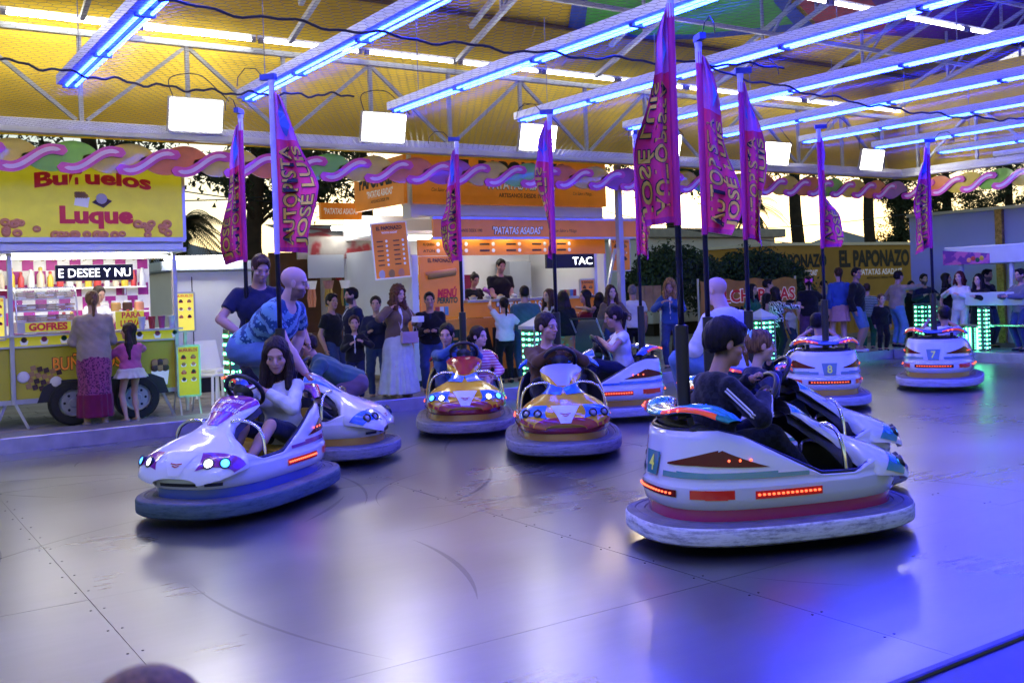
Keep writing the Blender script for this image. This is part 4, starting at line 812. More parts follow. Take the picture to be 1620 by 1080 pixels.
            if style == 'bun': Fh.ell(hp(0, -.075, .105), np.array((.036, .036, .034))*k0, .008, Rh)
            else:
                p0 = hp(0, -.105, .045 if style == 'highpony' else .02); bk = Rh @ np.array((0, -1, 0)); p1 = p0+bk*.035*k0+np.array((0, 0, -.05)); p2 = p1+np.array((0, 0, -.17*(1.2 if style == 'ponytail' else 1.)))-bk*.03; Fh.cone(p0, p1, .018*k0, .026*k0, .01).cone(p1, p2, .028*k0, .012*k0, .015)
        Fh.half(hp(0, .060 if style not in ('long', 'wavy', 'curly', 'bob') else .064, fz), Rh @ np.array((0, 1, -.42)), .012) if False else None
        if style in ('short', 'crop', 'thick', 'buzz', 'tied', 'bun', 'ponytail', 'highpony'):
            for q in (-1, 1): Fh.ell(hp(q*.088, .004, -.016), np.array((.030, .026, .040))*k0, .008, Rh, op='s')
        # clear the face
        Fh.ell(hp(0, .100, -.016), np.array((.067, .074, .098))*k0, .010, Rh, op='s')
        if style not in ('curly', 'wavy', 'afro', 'buzz'):
            Fh.p = [(p[0], p[1], (lambda X, Y, Z, fn=p[2]: fn(X, Y, Z)+.0022*k0*np.sin(X*210+Z*40+3*np.sin(Z*31))*np.sin(Y*190-Z*35+2*np.sin(X*50))+.0018*np.sin(X*95+Y*80+Z*20)), p[3], p[4]) if p[3] == 'u' else p for p in Fh.p]
        if style in ('curly', 'wavy', 'afro'):
            amp = {'curly': .012, 'wavy': .006, 'afro': .006}[style]; fq = {'curly': 62, 'wavy': 45, 'afro': 90}[style]; F0 = Fh.p
            Fh.p = [(p[0], p[1], (lambda X, Y, Z, fn=p[2]: fn(X, Y, Z)+amp*np.sin(X*fq+2*np.sin(Z*fq*.5))*np.sin(Y*fq+1.3)*np.sin(Z*fq*.8+np.sin(X*fq*.6))), p[3], p[4]) if p[3] == 'u' else p for p in F0]
        part('hair', Fh, hm, {'near': .0065, 'mid': .008, 'far': .010}[res])
    ob['_'] = 0; del ob['_']
    return ob, dict(hc=hc, Rh=Rh, k0=k0, nb=nb, P=P, arms=arms, legs=legs, T=T, TS=TS, sh=sh, u=u, hp=hp)
def cloth(nm, col, rough=.85, **k): return M(nm, col, rough, var=k.pop('var', .18), scale=k.pop('scale', 9), bump=k.pop('bump', .35), sheen=.15, spec=.2, **k)
for nm, c in dict(white_c=(.70, .70, .71), black_c=(.008, .008, .009), navy_c=(.012, .016, .05), jeans=(.035, .06, .15), jeans_light=(.10, .19, .36), denim=(.04, .10, .30), grey_c=(.16, .17, .18), teal_c=(.045, .11, .12), beige_c=(.34, .27, .19), taupe_c=(.17, .11, .065), olive_c=(.10, .085, .045), cream_c=(.60, .57, .48), mauve_c=(.16, .10, .12), plum_c=(.14, .06, .12), red_c=(.22, .012, .02), pink_c=(.50, .10, .24), blush_c=(.55, .28, .24), green_c=(.02, .12, .06), mint_c=(.55, .60, .56), shoe_dark=(.02, .02, .02), shoe_white=(.6, .6, .6), shoe_tan=(.42, .30, .2), sand_c=(.42, .33, .22), brown_c=(.12, .06, .02), sky_c=(.16, .34, .55)).items(): cloth(nm, c)
cloth('zebra_c', (.02, .02, .02), pattern='zebra', col2=(.7, .7, .68), pscale=9); cloth('batik_c', (.02, .07, .17), pattern='batik', col2=(.16, .36, .48), pscale=7); cloth('floral_c', (.09, .02, .06), pattern='flower', col2=(.30, .06, .14), pscale=42); cloth('wine_c', (.16, .01, .05)); cloth('stripe_c', (.03, .12, .07), pattern='stripe', col2=(.45, .5, .45), pscale=9); cloth('quilt_c', (.006, .007, .010), pattern='check', col2=(.013, .015, .022), pscale=26); cloth('knit_pink_c', (.55, .12, .22), pattern='stripe', col2=(.75, .55, .55), pscale=9); cloth('print_c', (.25, .42, .30), pattern='flower', col2=(.55, .25, .12), pscale=14)
# ---------------------------------------------------------------- the people
def stand(label, x, yt, sex='f', Y=None, X=None, dep=None, z=PZ, face=146, hmax=None, **k):
    p = PY(x, yt, Y) if Y is not None else (PX(x, yt, X) if X is not None else DP(x, yt, dep)); h = p[2]-z
    if hmax: h = min(h, hmax)
    return person(label, (p[0], p[1], z), face, h/1.012, sex, **k)
WQ = np.array(Vector((0, -.80, .60)).to_track_quat('Z', 'Y').to_matrix()); WC = np.array((0, -.03, .90))
def rimp(a): return WC+WQ @ np.array((.165*math.cos(a), .165*math.sin(a), .02))
def rider(label, k, sx, zt, h, sex='f', grip=(2.6, .5), y=-.36, lean=6, hs=1.18, sc=1.16, **kw):
    (cx_, cy_), th = CARS[k]; h *= sc; hk = ((.230 if sex == 'm' else .222) if h > 1.45 else .208)*hs; pz = zt-(.285*h*math.cos(R(lean))+.045*h+hk*1.0); pz = max(pz, .50)
    hd = []
    for i, a in enumerate(grip):
        if a is None: hd.append(np.array((sx+(-.16, .16)[i], -.10, .58)))
        elif isinstance(a, tuple): hd.append(np.array(a))
        else: hd.append(rimp(a)+np.array((0, -.075, -.01)))
    kw.setdefault('feet', ((sx*.7-.10, .26, .27), (sx*.7+.10, .28, .27))); kw.setdefault('knees', ((-.15, .2, 1), (.15, .2, 1))); kw.setdefault('hints', ((-1, -.3, -.7), (1, -.3, -.7))); kw.setdefault('palms', ((.1, .8, -.5), (-.1, .8, -.5))); kw.setdefault('curl', .9)
    return person(label, (cx_, cy_, 0), th, h, sex, pel=(sx, y, pz), lean=lean, hands=hd, hs=hs, **kw)
def add_part(nm, mb, mt, ob, **k): return mb.obj(nm, mt, ob[0], **k)
# riders
rider('girl in a white sweater driving the car with the purple shield', 'A', -.12, 1.33, 1.46, 'f', tone='m', hair=('dark', 'long'), top=('sweater', 'white_c'), bottom=('shorts', 'navy_c'), head=(27, 12, 0), res='near', grip=(3.2, (.24, .08, .70)), shoes='shoe_white', lean=8, hs=1.3, sc=1.14, y=-.44)
rider('curly haired child sitting low in the sky blue nosed car', 'B', -.15, 1.14, 1.15, 'm', tone='l', hair=('light', 'curly'), top=('long', 'navy_c'), bottom=('trousers', 'jeans'), head=(30, 20, 0), res='mid', lean=12)
rider('girl in a blue denim jacket driving the car with the red shield', 'C', .20, 1.25, 1.32, 'f', tone='m', hair=('black', 'tied'), top=('jacket', 'denim'), bottom=('trousers', 'jeans'), head=(-12, 4, 0), res='mid', grip=(2.4, 1.0))
rider('girl in a pink striped cardigan riding beside the girl in denim', 'C', -.19, 1.20, 1.24, 'f', tone='l', hair=('dark', 'tied'), top=('sweater', 'knit_pink_c'), bottom=('skirt', 'sky_c', .40, .24), head=(52, 0, 0), res='mid', grip=(None, None))
rider('boy in a brown sweatshirt with striped sleeve driving the lilac shielded car', 'D', .13, 1.40, 1.40, 'm', tone='m', hair=('dark', 'crop'), top=('sweater', 'brown_c'), bottom=('trousers', 'black_c'), head=(48, 2, 0), hs=1.25, res='near', grip=(2.2, 1.3))
rider('girl in a frilled white top steering with both hands', 'E', .0, 1.42, 1.44, 'f', tone='t', hair=('dark', 'ponytail'), top=('blouse', 'white_c'), bottom=('trousers', 'navy_c'), head=(0, 14, 0), res='mid', grip=(2.3, .8))
bm_, i_ = rider('boy in a dark quilted tracksuit driving the car numbered 4', 'G', -.02, 1.41, 1.40, 'm', tone='t', hair=('black', 'thick'), top=('jacket', 'quilt_c', -.03), bottom=('trousers', 'quilt_c'), head=(-12, 6, 0), res='near', y=-.42, hs=1.26, sc=1.2, lean=12, grip=(2.2, .15))
for sgn, q in ((1, 1), (-1, 0)):     # white stripes down the sleeves
    a, e, w = i_['arms'][q]
    for dz in (-.010, .010):
        pts = []
        for s0, s1, r0, r1 in ((a, e, .074, .068), (e, w, .066, .054)):
            for t in np.linspace(.05 if s0 is a else .08, .95, 9): d = nv(s1-s0); o = np.cross(d, (0, 0, 1.)); o = nv(o*(1 if o[0]*sgn > 0 else -1)); b2 = np.cross(d, o); pts.append(s0+(s1-s0)*t+o*(r0+(r1-r0)*t)+b2*dz)
        MB().tube(smooth_path([tuple(p) for p in pts], 2), .0065, 6).obj('sleeve_stripe', MATS['white_c'], bm_)
g_, i_ = rider('girl with a pale blue hair bow driving beside the car numbered 4', 'H', -.06, 1.27, 1.24, 'f', tone='l', hair=('light', 'highpony'), top=('sweater', 'navy_c'), bottom=('trousers', 'navy_c'), head=(-10, 4, 0), res='near', lean=8, grip=(2.3, .3), y=-.22)
def bow(info, ob, mt, sz=.055, at=(0, -.085, .075)):
    c = info['hp'](*at); Rh = info['Rh']
    mb = MB()
    for q in (-1, 1): mb.grid(lambda u, v: tuple(c+Rh @ (np.array((q*sz*(.1+.95*u), -.012-.012*math.sin(math.pi*u)*math.cos(2*math.pi*v), sz*(.15+.55*u**.8)*math.sin(2*math.pi*v))))), 8, 13)
    mb.lathe([(.012, -.012), (.015, 0), (.012, .012)], 10, tuple(c+Rh @ np.array((0, -.015, 0)))); mb.obj('hair_bow', mt, ob, smooth=True)
bow(i_, g_, M('bow_blue', (.25, .55, .70), .5), .062)
rider('small child in white in the car numbered 8', 'I', -.05, 1.21, 1.18, 'm', tone='t', hair=('black', 'short'), top=('tee', 'white_c'), bottom=('trousers', 'jeans'), head=(-30, 0, 0))
rider('dark haired child in white twisted towards the kiosk in the car numbered 7', 'J', .12, 1.19, 1.18, 'm', tone='t', hair=('black', 'short'), top=('tee', 'white_c'), bottom=('trousers', 'jeans'), head=(30, 0, 0))
# bald man sitting on the high back of his car
(fx, fy), fth = CARS['F']
person('bald man in a white shirt and jeans perched on the back of a car', (fx, fy, 0), 326+38, 1.92, 'm', 'l', ('dark', 'bald'), ('long', 'white_c'), ('trousers', 'jeans_light'), pel=(-.40, -.33, .86), hs=1.1, build=1.12, lean=16, feet=((-.60, .12, .43), (-.22, .28, .43)), knees=((-.8, 1, .5), (.0, 1, .5)), hands=((-.62, .15, 1.0), (-.05, .28, 1.05)), head=(10, 6, 0), res='mid')
# men at the sky blue nosed car
(bx, by), bth = CARS['B']
p = DP(396, 540, 9.45); person('bald bearded man in a blue patterned shirt bending over a car', (p[0], p[1], 0), 216, 2.0, 'm', 'l', ('brown', 'bald'), ('tee', 'batik_c', -.05), ('trousers', 'jeans_light'), pel=(0, 0, 1.22), hs=1.22, build=1.1, lean=50, feet=((-.08, -.12, .40), (.10, .48, .55)), knees=((-.1, 1, .1), (.15, 1, .5)), hands=((-.28, .25, 1.05), (.10, .72, .86)), head=(28, -6, 0), beard=.75, res='near', hints=((-1, -.2, .2), (.6, -.8, .1)))
p = DP(410, 540, 10.75); person('man with dark hair in a navy polo standing behind the bending man', (p[0], p[1], .21), 176, 1.95, 'm', 'm', ('brown', 'short'), ('tee', 'navy_c'), ('trousers', 'black_c'), head=(0, 22, 0), hands=((-.46, .22, .98), (.25, .25, 1.1)), hints=((-1, -.2, 0), (1, -.5, 0)), hs=1.15, res='mid', beard=.2, lean=6)
p = DP(545, 600, 11.7); person('man in a dark teal t shirt and mauve trousers crouching low behind a car', (p[0], p[1], 0), 80, 1.95, 'm', 't', ('dark', 'short'), ('tee', 'teal_c'), ('trousers', 'mauve_c'), pel=(0, -.10, .66), lean=62, feet=((-.12, .05, 0), (.14, .25, 0)), knees=((-.3, 1, .4), (.3, 1, .6)), hands=((-.2, .75, .70), (.25, .62, .62)), head=(0, -20, 0), res='mid')
# by the doughnut stall
stand('woman in a beige sweater and flowered maxi skirt at the yellow trailer counter', 145, 455, Y=13.62, face=-4, z=GZ, tone='m', hair=('light', 'ponytail'), top=('sweater', 'beige_c', -.13), bottom=('skirt', 'floral_c', .13, .19, 11, 'wine_c', .42), hands=((-.12, .30, 1.05), (.12, .32, 1.05)), res='mid', shoes='shoe_tan', build=1.1)
stand('girl with long dark hair in a shiny pink jacket and tiered cream skirt', 204, 513, Y=13.72, face=14, z=GZ, tone='m', hair=('dark', 'longback'), top=('jacket', 'pink_c', .01), bottom=('skirt', 'cream_c', .58, .20, 13), hands=((-.1, .26, .92), (.12, .28, .98)), res='mid', shoes='shoe_tan', head=(40, 0, 0))
stand('vendor in a white t shirt inside the yellow trailer', 152, 452, Y=15.0, face=182, z=.55, tone='m', hair=('dark', 'tied'), top=('tee', 'white_c'), bottom=('trousers', 'black_c'), head=(20, 18, 0), hands=((-.12, .3, .82), (.14, .3, .82)))
# between the stalls
stand('man with black hair in a black t shirt turned to the bearded man', 524, 464, 'm', Y=14.3, z=GZ, face=214, tone='t', hair=('black', 'short'), top=('tee', 'black_c'), bottom=('trousers', 'jeans'), head=(-20, 0, 0))
stand('bearded man in a navy suit and white shirt in profile', 556, 453, 'm', Y=14.5, z=GZ, face=86, tone='m', hair=('black', 'short'), top=('jacket', 'navy_c', -.05, 'white_c'), bottom=('trousers', 'navy_c'), beard=.9)
stand('small girl in a dark coat beside the woman with curly hair', 560, 503, Y=13.25, face=156, tone='m', hair=('brown', 'tied'), top=('jacket', 'black_c', -.06, 'white_c'), bottom=('trousers', 'navy_c'), hands=((-.1, .2, .85), (.06, .2, .82)), res='mid')
stand('woman in a dark jacket with tied hair behind the small girl', 594, 468, Y=13.65, z=GZ, face=150, tone='m', hair=('dark', 'tied'), top=('jacket', 'navy_c', -.05), bottom=('trousers', 'jeans'), hands=((-.12, .2, 1.15), (.1, .22, 1.0)))
c_, i_ = stand('woman with curly auburn hair, brown blazer and long white skirt', 626, 449, Y=13.15, face=182, tone='l', hair=('auburn', 'curly'), top=('jacket', 'taupe_c', -.09, 'white_c'), bottom=('skirt', 'mint_c', .06, .27, 15), hands=((-.12, .28, 1.08), (.16, .12, 1.30)), hints=((-1, -.5, -.6), (1, -.3, -.8)), res='near', head=(16, 10, 0), shoes='shoe_tan')
tag(MB().box((0, 0, 0), (.15, .12, .085)).obj('takeaway_box', M('card_white', (.72, .72, .74), .6), loc=tuple(Vector(c_.location)+Matrix.Rotation(R(182), 3, 'Z') @ Vector((-.14, .36, 1.13))), rz=.5, bevel=.006), 'white card takeaway box in the hand of the woman with curly hair', 'box')
hb = thing('handbag', 'blush envelope handbag hanging at the hip of the woman with curly hair', 'handbag', tuple(Vector(c_.location)+Matrix.Rotation(R(182), 3, 'Z') @ Vector((-.06, .24, .80))), R(182))
PKB = M('bag_blush', (.50, .33, .33), .5, bump=.1, var=.1); MB().box((0, 0, .07), (.27, .06, .17)).obj('pouch', PKB, hb, bevel=.012); MB().prism([(-.135, .155), (.135, .155), (.0, .05)], (0, .034, 0), (1, 0, 0), (0, 0, 1), (0, 1, 0), .006).obj('flap', PKB, hb); MB().tube(smooth_path([(.13, 0, .15), (.10, -.16, .45), (.02, -.2, .70), (-.10, -.12, .45), (-.13, 0, .15)]), .005, 5).obj('strap', PKB, hb)
stand('teenage boy in a black jacket over a printed navy t shirt', 679, 463, 'm', Y=13.35, face=152, tone='t', hair=('black', 'short'), top=('jacket', 'black_c', -.05, 'navy_c'), bottom=('trousers', 'jeans'), hands=((-.07, .22, .93), (.08, .22, .93)), res='mid')
# at the potato stall
stand('woman in a white t shirt under a black pinafore ordering at the counter', 797, 470, Y=14.05, z=GZ, face=345, tone='m', hair=('black', 'tied'), top=('tee', 'white_c'), bottom=('trousers', 'black_c'), hands=((-.15, .28, 1.35), (.2, .2, .95)), build=1.1)
stand('man in a grey teal t shirt with his back turned at the counter', 829, 451, 'm', Y=14.0, z=GZ, face=338, tone='t', hair=('black', 'crop'), top=('tee', 'teal_c'), bottom=('trousers', 'jeans'), build=1.08)
stand('woman with long brown hair in profile behind the dark flag pole', 868, 456, Y=14.1, z=GZ, face=96, tone='m', hair=('brown', 'wavy'), top=('blouse', 'white_c'), bottom=('trousers', 'jeans'))
stand('woman in a black jacket and green print trousers with her back turned', 890, 460, Y=13.7, z=GZ, face=330, tone='m', hair=('dark', 'wavy'), top=('jacket', 'black_c', -.04), bottom=('wide', 'print_c'))
stand('woman in a wine red dress with very long black hair', 926, 458, Y=13.85, z=GZ, face=70, tone='t', hair=('black', 'longback'), top=('dress', 'red_c'), bottom=('skirt', 'red_c', .55, .17, 5), hands=((-.15, .2, 1.2), (.25, -.1, 1.0)))
stand('laughing woman with long brown hair in a taupe sweater', 967, 450, Y=13.35, face=160, tone='l', hair=('brown', 'long'), top=('sweater', 'taupe_c'), bottom=('trousers', 'jeans'), head=(6, 4, 6), smile=True, res='mid', hands=((-.24, .16, .95), None))
stand('man with cropped grey hair in a white t shirt seen from behind', 1000, 450, 'm', Y=14.3, z=GZ, face=320, tone='t', hair=('grey', 'buzz'), top=('tee', 'white_c'), bottom=('trousers', 'black_c'))
stand('fair haired woman in a denim jacket looking at her phone', 1060, 438, Y=13.7, z=GZ, face=130, tone='m', hair=('blond', 'curly'), top=('jacket', 'denim', -.05, 'white_c'), bottom=('trousers', 'jeans'), hands=((-.05, .28, 1.22), (.12, .28, 1.22)), hints=((-1, -.4, -.8), (1, -.4, -.8)), head=(0, 24, 0))
# near the sausage banner and the right hand corner
stand('woman with dark hair and glasses in a green top by the banner', 1190, 449, Y=14.4, z=GZ, face=186, tone='m', hair=('black', 'long'), top=('tee', 'green_c'), bottom=('trousers', 'black_c'))
stand('dark haired person in black behind the woman in zebra print', 1214, 441, 'm', Y=14.7, z=GZ, face=230, tone='m', hair=('black', 'short'), top=('tee', 'black_c'), bottom=('trousers', 'black_c'))
stand('woman in a zebra print blouse reaching out with one arm', 1226, 454, Y=13.25, face=252, tone='m', hair=('black', 'long'), top=('long', 'zebra_c', -.10), bottom=('trousers', 'black_c'), hands=((-.1, .25, .9), (.22, .55, .95)), build=1.25, res='mid', hints=((-1, -.4, -.5), (1, -.5, -.5)))
b_, i_ = stand('woman in a black t shirt with a pink bow in her dark hair', 1278, 436, Y=13.45, face=318, tone='l', hair=('dark', 'tied'), top=('tee', 'black_c'), bottom=('trousers', 'plum_c'), build=1.2, hands=(None, (.22, .25, 1.0)))
bow(i_, b_, M('bow_pink', (.75, .10, .30), .5), .07, (0, -.10, .03))
stand('girl with a high ponytail in a blue denim jacket and blush skirt', 1326, 420, Y=13.4, face=330, tone='l', hair=('brown', 'highpony'), top=('jacket', 'denim', -.03), bottom=('skirt', 'blush_c', .62, .20, 7))
stand('boy in a black and white sweatshirt and pale denim shorts', 1354, 421, 'm', Y=13.15, face=204, tone='t', hair=('black', 'short'), top=('sweater', 'black_c'), bottom=('shorts', 'jeans_light'), shoes='shoe_white', head=(-30, 0, 0), res='mid')
stand('person in a green striped t shirt behind the boy in shorts', 1371, 448, 'm', Y=13.75, z=GZ, face=300, tone='m', hair=('brown', 'short'), top=('tee', 'stripe_c'), bottom=('trousers', 'green_c'))
stand('toddler in a black sweatshirt standing on the walkway edge', 1394, 468, 'm', Y=12.95, face=150, tone='l', hair=('light', 'crop'), top=('sweater', 'black_c'), bottom=('trousers', 'black_c'), hs=1.0, res='mid', shoes='shoe_dark')
stand('man in a pale beige shirt leaning with his arm on a lit post', 1416, 427, 'm', Y=13.3, face=252, tone='m', hair=('black', 'crop'), top=('long', 'sand_c'), bottom=('trousers', 'sky_c'), hands=((-.2, .15, .95), (.12, .58, 1.28)), hints=((-1, -.4, -.5), (1, -.2, -.3)), lean=8, res='mid')
stand('man in black whose face shows behind the man in beige', 1441, 444, 'm', Y=14.2, z=GZ, face=150, tone='t', hair=('black', 'crop'), top=('tee', 'black_c'), bottom=('trousers', 'black_c'), beard=.5)
stand('bearded man in a navy shirt behind the dark car pole', 1461, 433, 'm', Y=13.7, z=GZ, face=150, tone='m', hair=('black', 'short'), top=('long', 'navy_c'), bottom=('trousers', 'jeans'), beard=.85, hands=((-.15, .3, 1.1), (.15, .3, 1.1)), build=1.12)
stand('dark haired woman standing behind the red haired woman', 1496, 431, X=19.3, z=GZ, face=200, tone='m', hair=('black', 'long'), top=('tee', 'black_c'), bottom=('trousers', 'black_c'))
stand('woman with straight red hair in a white lace top', 1518, 428, X=18.75, face=96, tone='l', hair=('red', 'bob'), top=('long', 'white_c', -.04), bottom=('trousers', 'cream_c'), hands=((-.1, .3, 1.1), (.1, .35, 1.15)))
stand('smiling woman with long black hair and a dark coat', 1548, 433, X=18.8, face=92, tone='l', hair=('black', 'long'), top=('jacket', 'black_c', -.25), bottom=('trousers', 'black_c'), smile=True, hands=((-.1, .35, 1.05), None))
stand('bearded man with dark hair behind the woman in the dark coat', 1561, 425, 'm', X=19.7, z=GZ, face=180, tone='m', hair=('black', 'short'), top=('tee', 'black_c'), bottom=('trousers', 'jeans'), beard=.8)
stand('man in a pale grey sweatshirt at the sweet kiosk counter', 1614, 425, 'm', X=18.7, face=70, tone='m', hair=('black', 'short'), top=('sweater', 'grey_c'), bottom=('trousers', 'jeans'), hands=((-.1, .4, 1.05), (.12, .4, 1.05)), beard=.5)
stand('woman with dark hair half hidden behind the woman in the wine red dress', 948, 462, Y=14.5, z=GZ, face=330, tone='m', hair=('black', 'long'), top=('tee', 'black_c'), bottom=('trousers', 'jeans'))
stand('person with dark hair in grey beyond the woman with the pink bow', 1303, 444, 'm', Y=14.6, z=GZ, face=150, tone='m', hair=('black', 'short'), top=('tee', 'grey_c'), bottom=('trousers', 'black_c'))
stand('boy with black hair in white behind the woman in zebra print', 1250, 478, 'm', Y=14.2, z=GZ, face=200, tone='t', hair=('black', 'short'), top=('tee', 'white_c'), bottom=('trousers', 'jeans'))
# kitchen staff of the potato stall
stand('cook in black with her hair in a bun wrapping food', 748, 431, Y=15.4, z=.55, face=176, tone='t', hair=('black', 'bun'), top=('tee', 'black_c'), bottom=('trousers', 'black_c'), hands=((-.1, .28, .90), (.1, .28, .90)), head=(0, 20, 0))
stand('cook in a black t shirt standing beside the cook with the bun', 790, 407, 'm', Y=15.4, z=.55, face=170, tone='m', hair=('black', 'short'), top=('tee', 'black_c'), bottom=('trousers', 'black_c'), hands=((-.1, .28, .90), (.12, .28, .90)), head=(0, 16, 0), beard=.4)
# spectator right in front of the camera, only the crown of a shaved head in view
p = DP(222, 1066, 1.02); person('spectator with a closely shaved head standing on the near walkway', (p[0], p[1], PZ), 326, p[2]-PZ-.055, 'm', 'l', ('light', 'buzz'), ('tee', 'plum_c'), ('trousers', 'jeans'), res='far')
# ================================================================ STALLS AND BACKGROUND
def rect(x0, y0, x1, y1, Y):
    ym, xm = (y0+y1)/2, (x0+x1)/2; return PY(x0, ym, Y)[0], PY(x1, ym, Y)[0], PY(xm, y1, Y)[2], PY(xm, y0, Y)[2]
def panel(nm, r, Y, th, mt, parent, bevel=.0): x0, x1, z0, z1 = r; return box(nm, ((x0+x1)/2, Y+th/2, (z0+z1)/2), (x1-x0, th, z1-z0), mt, parent, bevel=bevel)
def rebase(t, base):
    t.location = base
    for c in t.children: c.location = c.location-Vector(base)
    return t
def ft(s, x, z, Y, hgt, mt, parent, width=None, nm='lettering', **k):   # lettering on a face looking towards -Y
    return text(s, (x, Y, z), (1, 0, 0), (0, 0, 1), hgt, mt, parent, nm, width=width, **k)
SIGNY = M('sign_yellow', (.60, .56, .02), .4, emit=.35, var=.08); SREDT = M('sign_red', (.50, .015, .03), .4, emit=.15); SORG = M('sign_orange', (.72, .23, .02), .4, emit=.22, var=.25, scale=1.4); SORG2 = M('panel_orange', (.62, .20, .03), .45, emit=.10, var=.12); SBLK = M('sign_black', (.012, .012, .012), .5); SWHT = M('sign_white', (.8, .8, .78), .45, emit=.15); TRW = M('trailer_white', (.80, .82, .85), .4, var=.08, scale=2); ALU = M('aluminium', (.55, .56, .58), .3, .8, var=.1); YBODY = M('trailer_yellow', (.56, .50, .02), .45, var=.1, scale=3)  # emit puts a weak glow into sign and panel colours to brighten the stalls
LAMPS = M('stall_strip', (1, 1, 1), .4, emit=18, ecol=(1, .98, .92)); MAG = M('tile_magenta', (.40, .02, .25), .5); TYRE = M('tyre', (.012, .012, .012), .8); HUB = M('wheel_rim', (.42, .43, .45), .4, .7); GLASS = M('case_glass', (.85, .9, .9), .05, trans=.0, alpha=.16); DOUGH = M('doughnut', (.55, .22, .12), .5, emit=.1); CREAM = M('cream', (.7, .68, .62), .5); CHOC = M('chocolate', (.05, .02, .012), .4); WAF = M('waffle', (.42, .24, .07), .6); LEDG = M('led_green', (.2, 1, .5), .3, emit=11, ecol=(.12, 1., .42)); LEDW = M('led_white', (1, 1, 1), .3, emit=4); LEDBOX = M('led_panel', (.006, .006, .007), .35)
def led_sign(label, r, Y, s, w):
    t = thing('led_display', label, 'display'); panel('case', r, Y, .06, LEDBOX, t, .005); x0, x1, z0, z1 = r; hg = (z1-z0)*.52; ft(s, x0+(x1-x0)*w[0], z0+(z1-z0)*.24, Y-.002, hg, LEDW, t, (x1-x0)*w[1], bold=.0)
    return rebase(t, ((x0+x1)/2, Y, z0))
def wheel(c, r, parent, w=.18):
    rot = Matrix.Rotation(R(90), 3, 'X'); o = MB().lathe([(r*.62, -w/2), (r*.92, -w/2), (r, -w*.35), (r, w*.35), (r*.92, w/2), (r*.62, w/2)], 28, c, rot, caps=False).obj('wheel', TYRE, parent, smooth='auto')
    MB().lathe([(r*.60, w*.35), (r*.58, w*.46), (r*.45, w*.30), (r*.2, w*.34), (r*.16, w*.5), (.02, w*.5)], 20, c, rot, caps=True).obj('rim', HUB, o, smooth='auto')
    for k in range(6):
        a = k*math.pi/3; MB().lathe([(.018, 0), (.018, .004)], 8, (c[0]+r*.36*math.cos(a), c[1]-w*.33, c[2]+r*.36*math.sin(a)), rot).obj('rim_hole', TYRE, o)
# ---- yellow doughnut trailer
YT = 14.1
t = thing('food_trailer', 'yellow doughnut and waffle trailer with a lit counter on two wheels', 'food trailer')
x0, x1 = 1.55, 3.9
zc, zb, zo = 1.16, .44, 2.34
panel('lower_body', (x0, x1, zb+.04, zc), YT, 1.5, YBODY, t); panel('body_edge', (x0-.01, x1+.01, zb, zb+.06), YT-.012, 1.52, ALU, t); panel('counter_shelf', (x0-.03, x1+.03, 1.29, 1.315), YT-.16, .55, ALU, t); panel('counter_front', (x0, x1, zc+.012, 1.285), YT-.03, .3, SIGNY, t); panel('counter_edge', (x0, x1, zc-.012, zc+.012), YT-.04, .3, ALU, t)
panel('back_wall', (x0, x1, 1.2, 2.42), YT+1.42, .05, SWHT, t); panel('side_wall', (x0-.04, x0, .5, 2.42), YT+.3, 1.15, TRW, t); panel('roof', (x0-.05, x1+.08, 2.34, 2.40), YT-.25, 1.78, TRW, t); panel('fascia', (x0-.05, x1+.03, 2.36, 2.50), YT-.28, .10, TRW, t, .01)
for x in (x0+.28, x1-.03): box('corner_post', (x, YT-.02, (zb+2.36)/2), (.055, .06, 2.36-zb), ALU, t, bevel=.006)
for i in range(15):
    for j in range(6):
        if (i+j) % 2: panel('wall_tile', (x0+.155*i+.01, x0+.155*i+.155, 1.22+j*.19, 1.40+j*.19), YT+1.408, .01, MAG, t)
panel('lamp_strip', (x0+.3, x1-.1, 2.275, 2.305), YT+.02, .12, LAMPS, t); panel('lamp_strip', (x0+.3, x1-.1, 2.31, 2.335), YT+.75, .12, LAMPS, t)
for k in range(16): MB().tube(smooth_path([(x0+.42+k*.125, YT-.03, 2.30), (x0+.44+k*.125, YT-.03, 2.26), (x0+.40+k*.125, YT-.03, 2.245)], 4), .006, 5).obj('hook', M('brass', (.5, .35, .12), .3, .8), t)
wheel((2.52, YT+.0, GZ+.29), .29, t); wheel((3.32, YT+.0, GZ+.29), .29, t)
MB().prism([(-.42, 0), (-.34, .20), (-.2, .27), (1.0, .27), (1.16, .2), (1.22, 0)], (2.52, YT-.03, .44), (1, 0, 0), (0, 0, 1), (0, 1, 0), .1).obj('wheel_arch', M('arch_black', (.02, .02, .02), .7), t)
for x in (x0+.25, x1-.28):
    for s in (-1, 1): MB().bar((x+s*.05, YT+.05, .46), (x+s*.20, YT+.03, GZ), .035).obj('support_leg', ALU, t)
